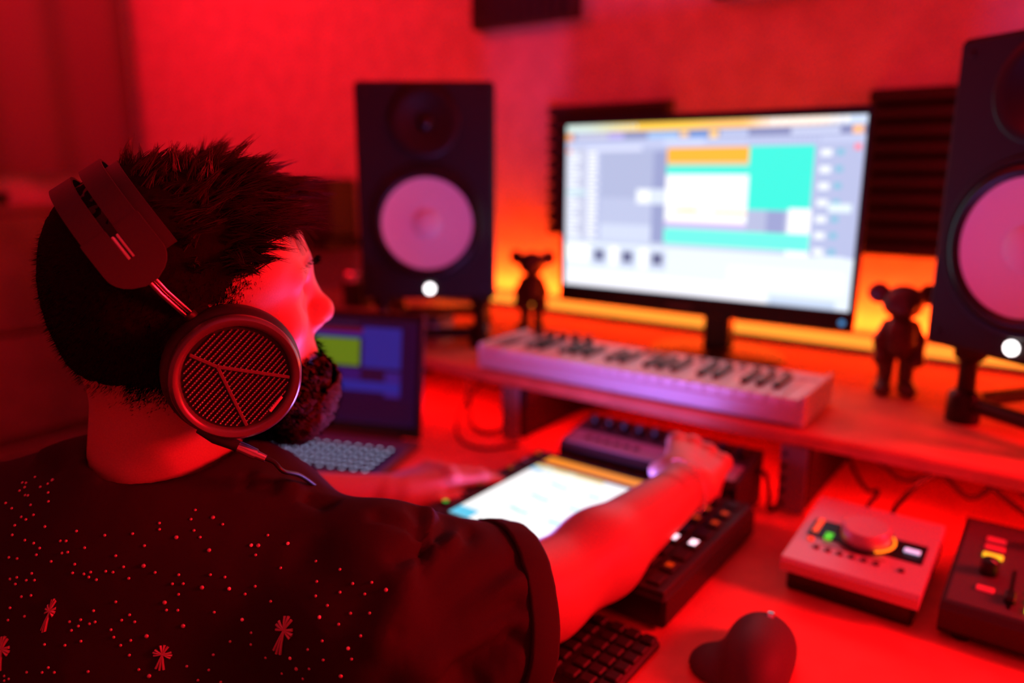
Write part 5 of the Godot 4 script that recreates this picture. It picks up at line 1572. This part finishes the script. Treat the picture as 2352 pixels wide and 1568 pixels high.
# ------------------------------------------------------------------ headphones
func headset() -> void:
	var dark := mat("headphone_plastic", Color(0.14, 0.13, 0.13), 0.5)
	var cushion := mat("black_leatherette", Color(0.05, 0.048, 0.048), 0.5)
	var ringm := mat("anodised_ring", Color(0.44, 0.41, 0.41), 0.26, 0.5)
	var plate := mat("grille_plate", Color(0.025, 0.023, 0.023), 0.6)
	var barm := mat("grille_bar", Color(0.40, 0.37, 0.37), 0.4, 0.2)
	var strapm := grained(mat("headband_strap", Color(0.225, 0.20, 0.20), 0.7), 0.5, 0.85, 1.0, 20.0, 31)
	var origin := HEAD
	var t := thing("headphones", "large open-back over-ear headphones worn on the man's head", "headphones", origin)
	# right cup: centre of its outer face, outward direction and the direction of the rod
	var cc := Vector3(-0.474, 1.0625, -0.303) - origin
	var nn := Vector3(0.9, -0.004, 0.435).normalized()
	var upv := (HB * Vector3(0.0, 0.86, 0.51))
	upv = (upv - nn * upv.dot(nn)).normalized()
	var cb := Basis(upv.cross(nn) * -1.0, nn, upv)   # y out of the cup
	cb.x = cb.y.cross(cb.z)
	var ct := Transform3D(cb, cc)
	var cup := part(t, "ear_cup", lathe([Vector2(0.020, -0.042), Vector2(0.046, -0.042), Vector2(0.0495, -0.038), Vector2(0.0505, -0.028), Vector2(0.0495, -0.020), Vector2(0.047, -0.0165), Vector2(0.0455, -0.014), Vector2(0.0455, -0.010), Vector2(0.02, -0.010)], 64), dark, ct)
	part(cup, "ear_cushion", lathe([Vector2(0.030, -0.066), Vector2(0.040, -0.069), Vector2(0.046, -0.066), Vector2(0.0495, -0.058), Vector2(0.0495, -0.050), Vector2(0.046, -0.042), Vector2(0.030, -0.042)], 56), cushion)
	part(cup, "outer_ring", lathe([Vector2(0.0375, -0.010), Vector2(0.0462, -0.010), Vector2(0.0465, -0.008), Vector2(0.0455, -0.002), Vector2(0.0435, 0.0), Vector2(0.0405, -0.0004), Vector2(0.0388, -0.0022), Vector2(0.0378, -0.006)], 72), ringm)
	var gp := part(cup, "grille_plate", lathe([Vector2(0.0, -0.0065), Vector2(0.0380, -0.0065), Vector2(0.0380, -0.0058), Vector2(0.0, -0.0056)], 64), plate)
	# directions in the face: screen-like right and up seen from outside
	var R := 0.0372
	var camr := Basis.from_euler(Vector3(deg_to_rad(-12.77), deg_to_rad(36.83), 0))
	var fx := cb.inverse() * (camr.x - nn * camr.x.dot(nn)).normalized()
	var fy := Vector3(0, 1, 0).cross(fx) * -1.0
	if (cb * fy).y < 0: fy = -fy
	# leaf veins: one to the right, one downward; bars run up to the right
	var joint := fx * -0.013 + fy * 0.010
	var v1 := (fx * 0.96 - fy * 0.27).normalized()
	var v2 := (fx * 0.33 - fy * 0.94).normalized()
	var v3 := (fx * -0.85 + fy * 0.52).normalized()
	var bd := (fx * 0.72 + fy * 0.69).normalized()
	var bp := (fx * 0.69 - fy * 0.72).normalized()
	var reach := func(p: Vector3, d: Vector3) -> float:
		var b := p.dot(d)
		return -b + sqrt(maxf(b * b - p.length_squared() + R * R, 0.0))
	for vv: Vector3 in [v1, v2, v3]:
		var l: float = reach.call(joint, vv)
		var mid := joint + vv * l * 0.5
		var bs := Basis(vv, Vector3.UP, vv.cross(Vector3.UP))
		part(gp, "grille_spine", rbox(l, 0.0022, 0.0026, 0.0005), barm, Transform3D(bs, mid + Vector3(0, -0.0042, 0)))
	var beads := MB.new()
	var oct := mlathe([Vector2(0, -0.0006), Vector2(0.0006, 0), Vector2(0, 0.0006)], 5)
	var step := 0.00335
	for i in range(-11, 12):
		var o := bp * (i * step)
		if o.length() > R * 0.97: continue
		var half := sqrt(R * R - o.length_squared())
		# break the bar where it crosses a spine
		var cuts := [-half, half]
		for vv: Vector3 in [v1, v2, v3]:
			# o + bd*s = joint + vv*r
			var den := bd.x * vv.z - bd.z * vv.x
			if absf(den) < 1e-6: continue
			var w := joint - o
			var s := (w.x * vv.z - w.z * vv.x) / den
			var r := (w.x * bd.z - w.z * bd.x) / den
			if r > 0.0 and absf(s) < half: cuts.append(s)
		cuts.sort()
		for k in cuts.size() - 1:
			var s0: float = cuts[k] + 0.0018
			var s1: float = cuts[k + 1] - 0.0018
			if s1 - s0 < 0.002: continue
			var bs := Basis(bd, Vector3.UP, bd.cross(Vector3.UP))
			part(gp, "grille_bar", rbox(s1 - s0, 0.0016, 0.00125, 0.0003), barm, Transform3D(bs, o + bd * (s0 + s1) / 2 + Vector3(0, -0.0048, 0)))
			var q := s0
			while q < s1:
				beads.add(oct, Transform3D(Basis(), o + bd * q + Vector3(0, -0.0039, 0)))
				q += 0.0021
	var bo := part(gp, "grille_dots", beads.mesh(), M.chrome)
	bo.set_meta("kind", "stuff")
	var badge := (fx * 0.60 - fy * 0.55).normalized()
	var bt := Basis(badge.cross(Vector3.UP), Vector3.UP, badge * -1.0)
	part(cup, "badge", rbox(0.014, 0.001, 0.0022, 0.0003), M.silver, Transform3D(bt, badge * 0.0345 + Vector3(0, -0.0035, 0)))
	# rod and socket from the cup up to the band
	var tdir := Vector3(0, cos(deg_to_rad(35)), sin(deg_to_rad(35)))
	var band := func(th: float, out := 0.0, across := 0.0) -> Vector3:
		var a := deg_to_rad(th)
		var p := Vector3(0.100 * cos(a), 0, 0) + tdir * 0.128 * sin(a)
		var nrm := (Vector3(cos(a) / 0.100, 0, 0) + tdir * sin(a) / 0.128).normalized()
		var ax := Vector3(1, 0, 0).cross(tdir)      # across the band, towards the face or the neck
		return HB * (p + nrm * out + ax * across)
	var rod_top: Vector3 = band.call(52.0, 0.004)
	var rod_low := cc + cb.z * 0.0475 - nn * 0.028
	for sd in [-0.0021, 0.0021]:
		var so: Vector3 = HB * (Vector3(1, 0, 0).cross(tdir) * sd)
		part(t, "rod", tube([rod_low + so, rod_low.lerp(band.call(33.0, 0.003), 0.75) + so, band.call(40.0, 0.0045) + so, rod_top + so], [0.0019], 10), M.chrome)
	var rd: Vector3 = (band.call(33.0, 0.003) - rod_low).normalized()
	part(t, "rod_socket", tube([rod_low - rd * 0.012, rod_low - rd * 0.004, rod_low + rd * 0.006, rod_low + rd * 0.007], [0.0085, 0.0062, 0.0052, 0.0036], 16), dark)
	# outer band: two rails that join in rounded plates at the ends
	var strip := func(c0: float, c1: float, t0: float, t1: float, o0: float, o1: float) -> MB:
		var m := MB.new()
		var N := 40
		for i in N:
			var ta := lerpf(t0, t1, float(i) / N)
			var tb := lerpf(t0, t1, float(i + 1) / N)
			var A: Array = []
			for th: float in [ta, tb]:
				A.append([band.call(th, o0, c0), band.call(th, o0, c1), band.call(th, o1, c1), band.call(th, o1, c0)])
			var mid: Vector3 = (A[0][0] + A[0][2]) / 2
			for k in 4:
				var l := (k + 1) % 4
				m.fquad(A[0][k], A[0][l], A[1][l], A[1][k], (A[0][k] + A[0][l]) / 2 - mid)
			if i == 0: m.fquad(A[0][0], A[0][1], A[0][2], A[0][3], A[0][0] - A[1][0])
			if i == N - 1: m.fquad(A[1][0], A[1][1], A[1][2], A[1][3], A[1][0] - A[0][0])
		return m
	var ob := MB.new()
	ob.add(strip.call(-0.021, -0.0035, 45.0, 135.0, 0.004, 0.0065), Transform3D())
	ob.add(strip.call(0.0035, 0.021, 45.0, 135.0, 0.004, 0.0065), Transform3D())
	part(t, "headband", ob.mesh(), strapm)
	for s in [[33.0, 55.0], [147.0, 125.0]]:
		var pm := MB.new()
		var N := 14
		for i in N:
			var ta: float = lerpf(s[0], s[1], float(i) / N)
			var tb: float = lerpf(s[0], s[1], float(i + 1) / N)
			var f := func(x: float) -> float: return 0.022 * sqrt(clampf(1.0 - pow(1.0 - clampf(x * 2.6, 0.0, 1.0), 2.0), 0.05, 1.0))
			var wa: float = f.call(float(i) / N)
			var wb: float = f.call(float(i + 1) / N)
			var gap := 0.0 if float(i) / N < 0.42 else 0.0032
			for sd in [-1.0, 1.0]:
				var a0: Vector3 = band.call(ta, 0.0068, sd * gap)
				var a1: Vector3 = band.call(ta, 0.0068, sd * wa)
				var b0: Vector3 = band.call(tb, 0.0068, sd * gap)
				var b1: Vector3 = band.call(tb, 0.0068, sd * wb)
				var c0: Vector3 = band.call(ta, 0.0025, sd * gap)
				var c1: Vector3 = band.call(ta, 0.0025, sd * wa)
				var d0: Vector3 = band.call(tb, 0.0025, sd * gap)
				var d1: Vector3 = band.call(tb, 0.0025, sd * wb)
				var o := a0 - c0
				pm.fquad(a0, a1, b1, b0, o)
				pm.fquad(c0, c1, d1, d0, -o)
				pm.fquad(a1, b1, d1, c1, a1 - a0)
				if gap > 0.0: pm.fquad(a0, b0, d0, c0, a0 - a1)
		part(t, "band_end", pm.mesh(), strapm)
	# suspension strap under the band
	part(t, "head_strap", (strip.call(-0.030, 0.014, 40.0, 140.0, -0.004, -0.001) as MB).mesh(), strapm)
	# far cup
	var fc := HB * Vector3(-0.118, -0.004, 0.0)
	var fb := Basis(HB.z, HB * Vector3(-1, 0, 0), HB.y)
	fb.x = fb.y.cross(fb.z)
	var fcup := part(t, "ear_cup", lathe([Vector2(0.0, -0.044), Vector2(0.046, -0.044), Vector2(0.0495, -0.038), Vector2(0.0495, -0.020), Vector2(0.0465, -0.010), Vector2(0.0455, 0), Vector2(0, 0)], 40), dark, Transform3D(fb, fc + HB * Vector3(-0.015, 0, 0)))
	part(fcup, "ear_cushion", lathe([Vector2(0.030, -0.066), Vector2(0.046, -0.066), Vector2(0.0495, -0.055), Vector2(0.046, -0.044), Vector2(0.030, -0.044)], 40), cushion)
	part(t, "rod", tube([fc + fb.z * 0.045 + HB * Vector3(0.01, 0, 0), band.call(138.0, 0.004)], [0.0022], 8), M.chrome)
	# plug and cable leaving the cup at its lower front
	var p0 := cc + cb * (fx * -0.020 + fy * -0.0455) - nn * 0.022
	var gd := camr * Vector3(0.88, -0.44, -0.16)
	part(t, "cable_arm", tube([p0 - gd * 0.010, p0 + gd * 0.004, p0 + gd * 0.022], [0.0035, 0.0058, 0.0042], 14), dark)
	part(t, "plug", tube([p0 + gd * 0.021, p0 + gd * 0.023, p0 + gd * 0.036, p0 + gd * 0.037, p0 + gd * 0.044], [0.0036, 0.0046, 0.0046, 0.0034, 0.003], 16), M.chrome, Transform3D(), "shiny metal plug")
	var e0 := p0 + gd * 0.043
	part(t, "cord", tube(curve([e0, e0 + gd * 0.008, e0 + gd * 0.015 + Vector3(0, -0.004, 0), e0 + gd * 0.016 + Vector3(-0.008, -0.016, -0.02), e0 + gd * 0.004 + Vector3(-0.02, -0.05, -0.06)], 6), [0.0018], 8), M.cable)
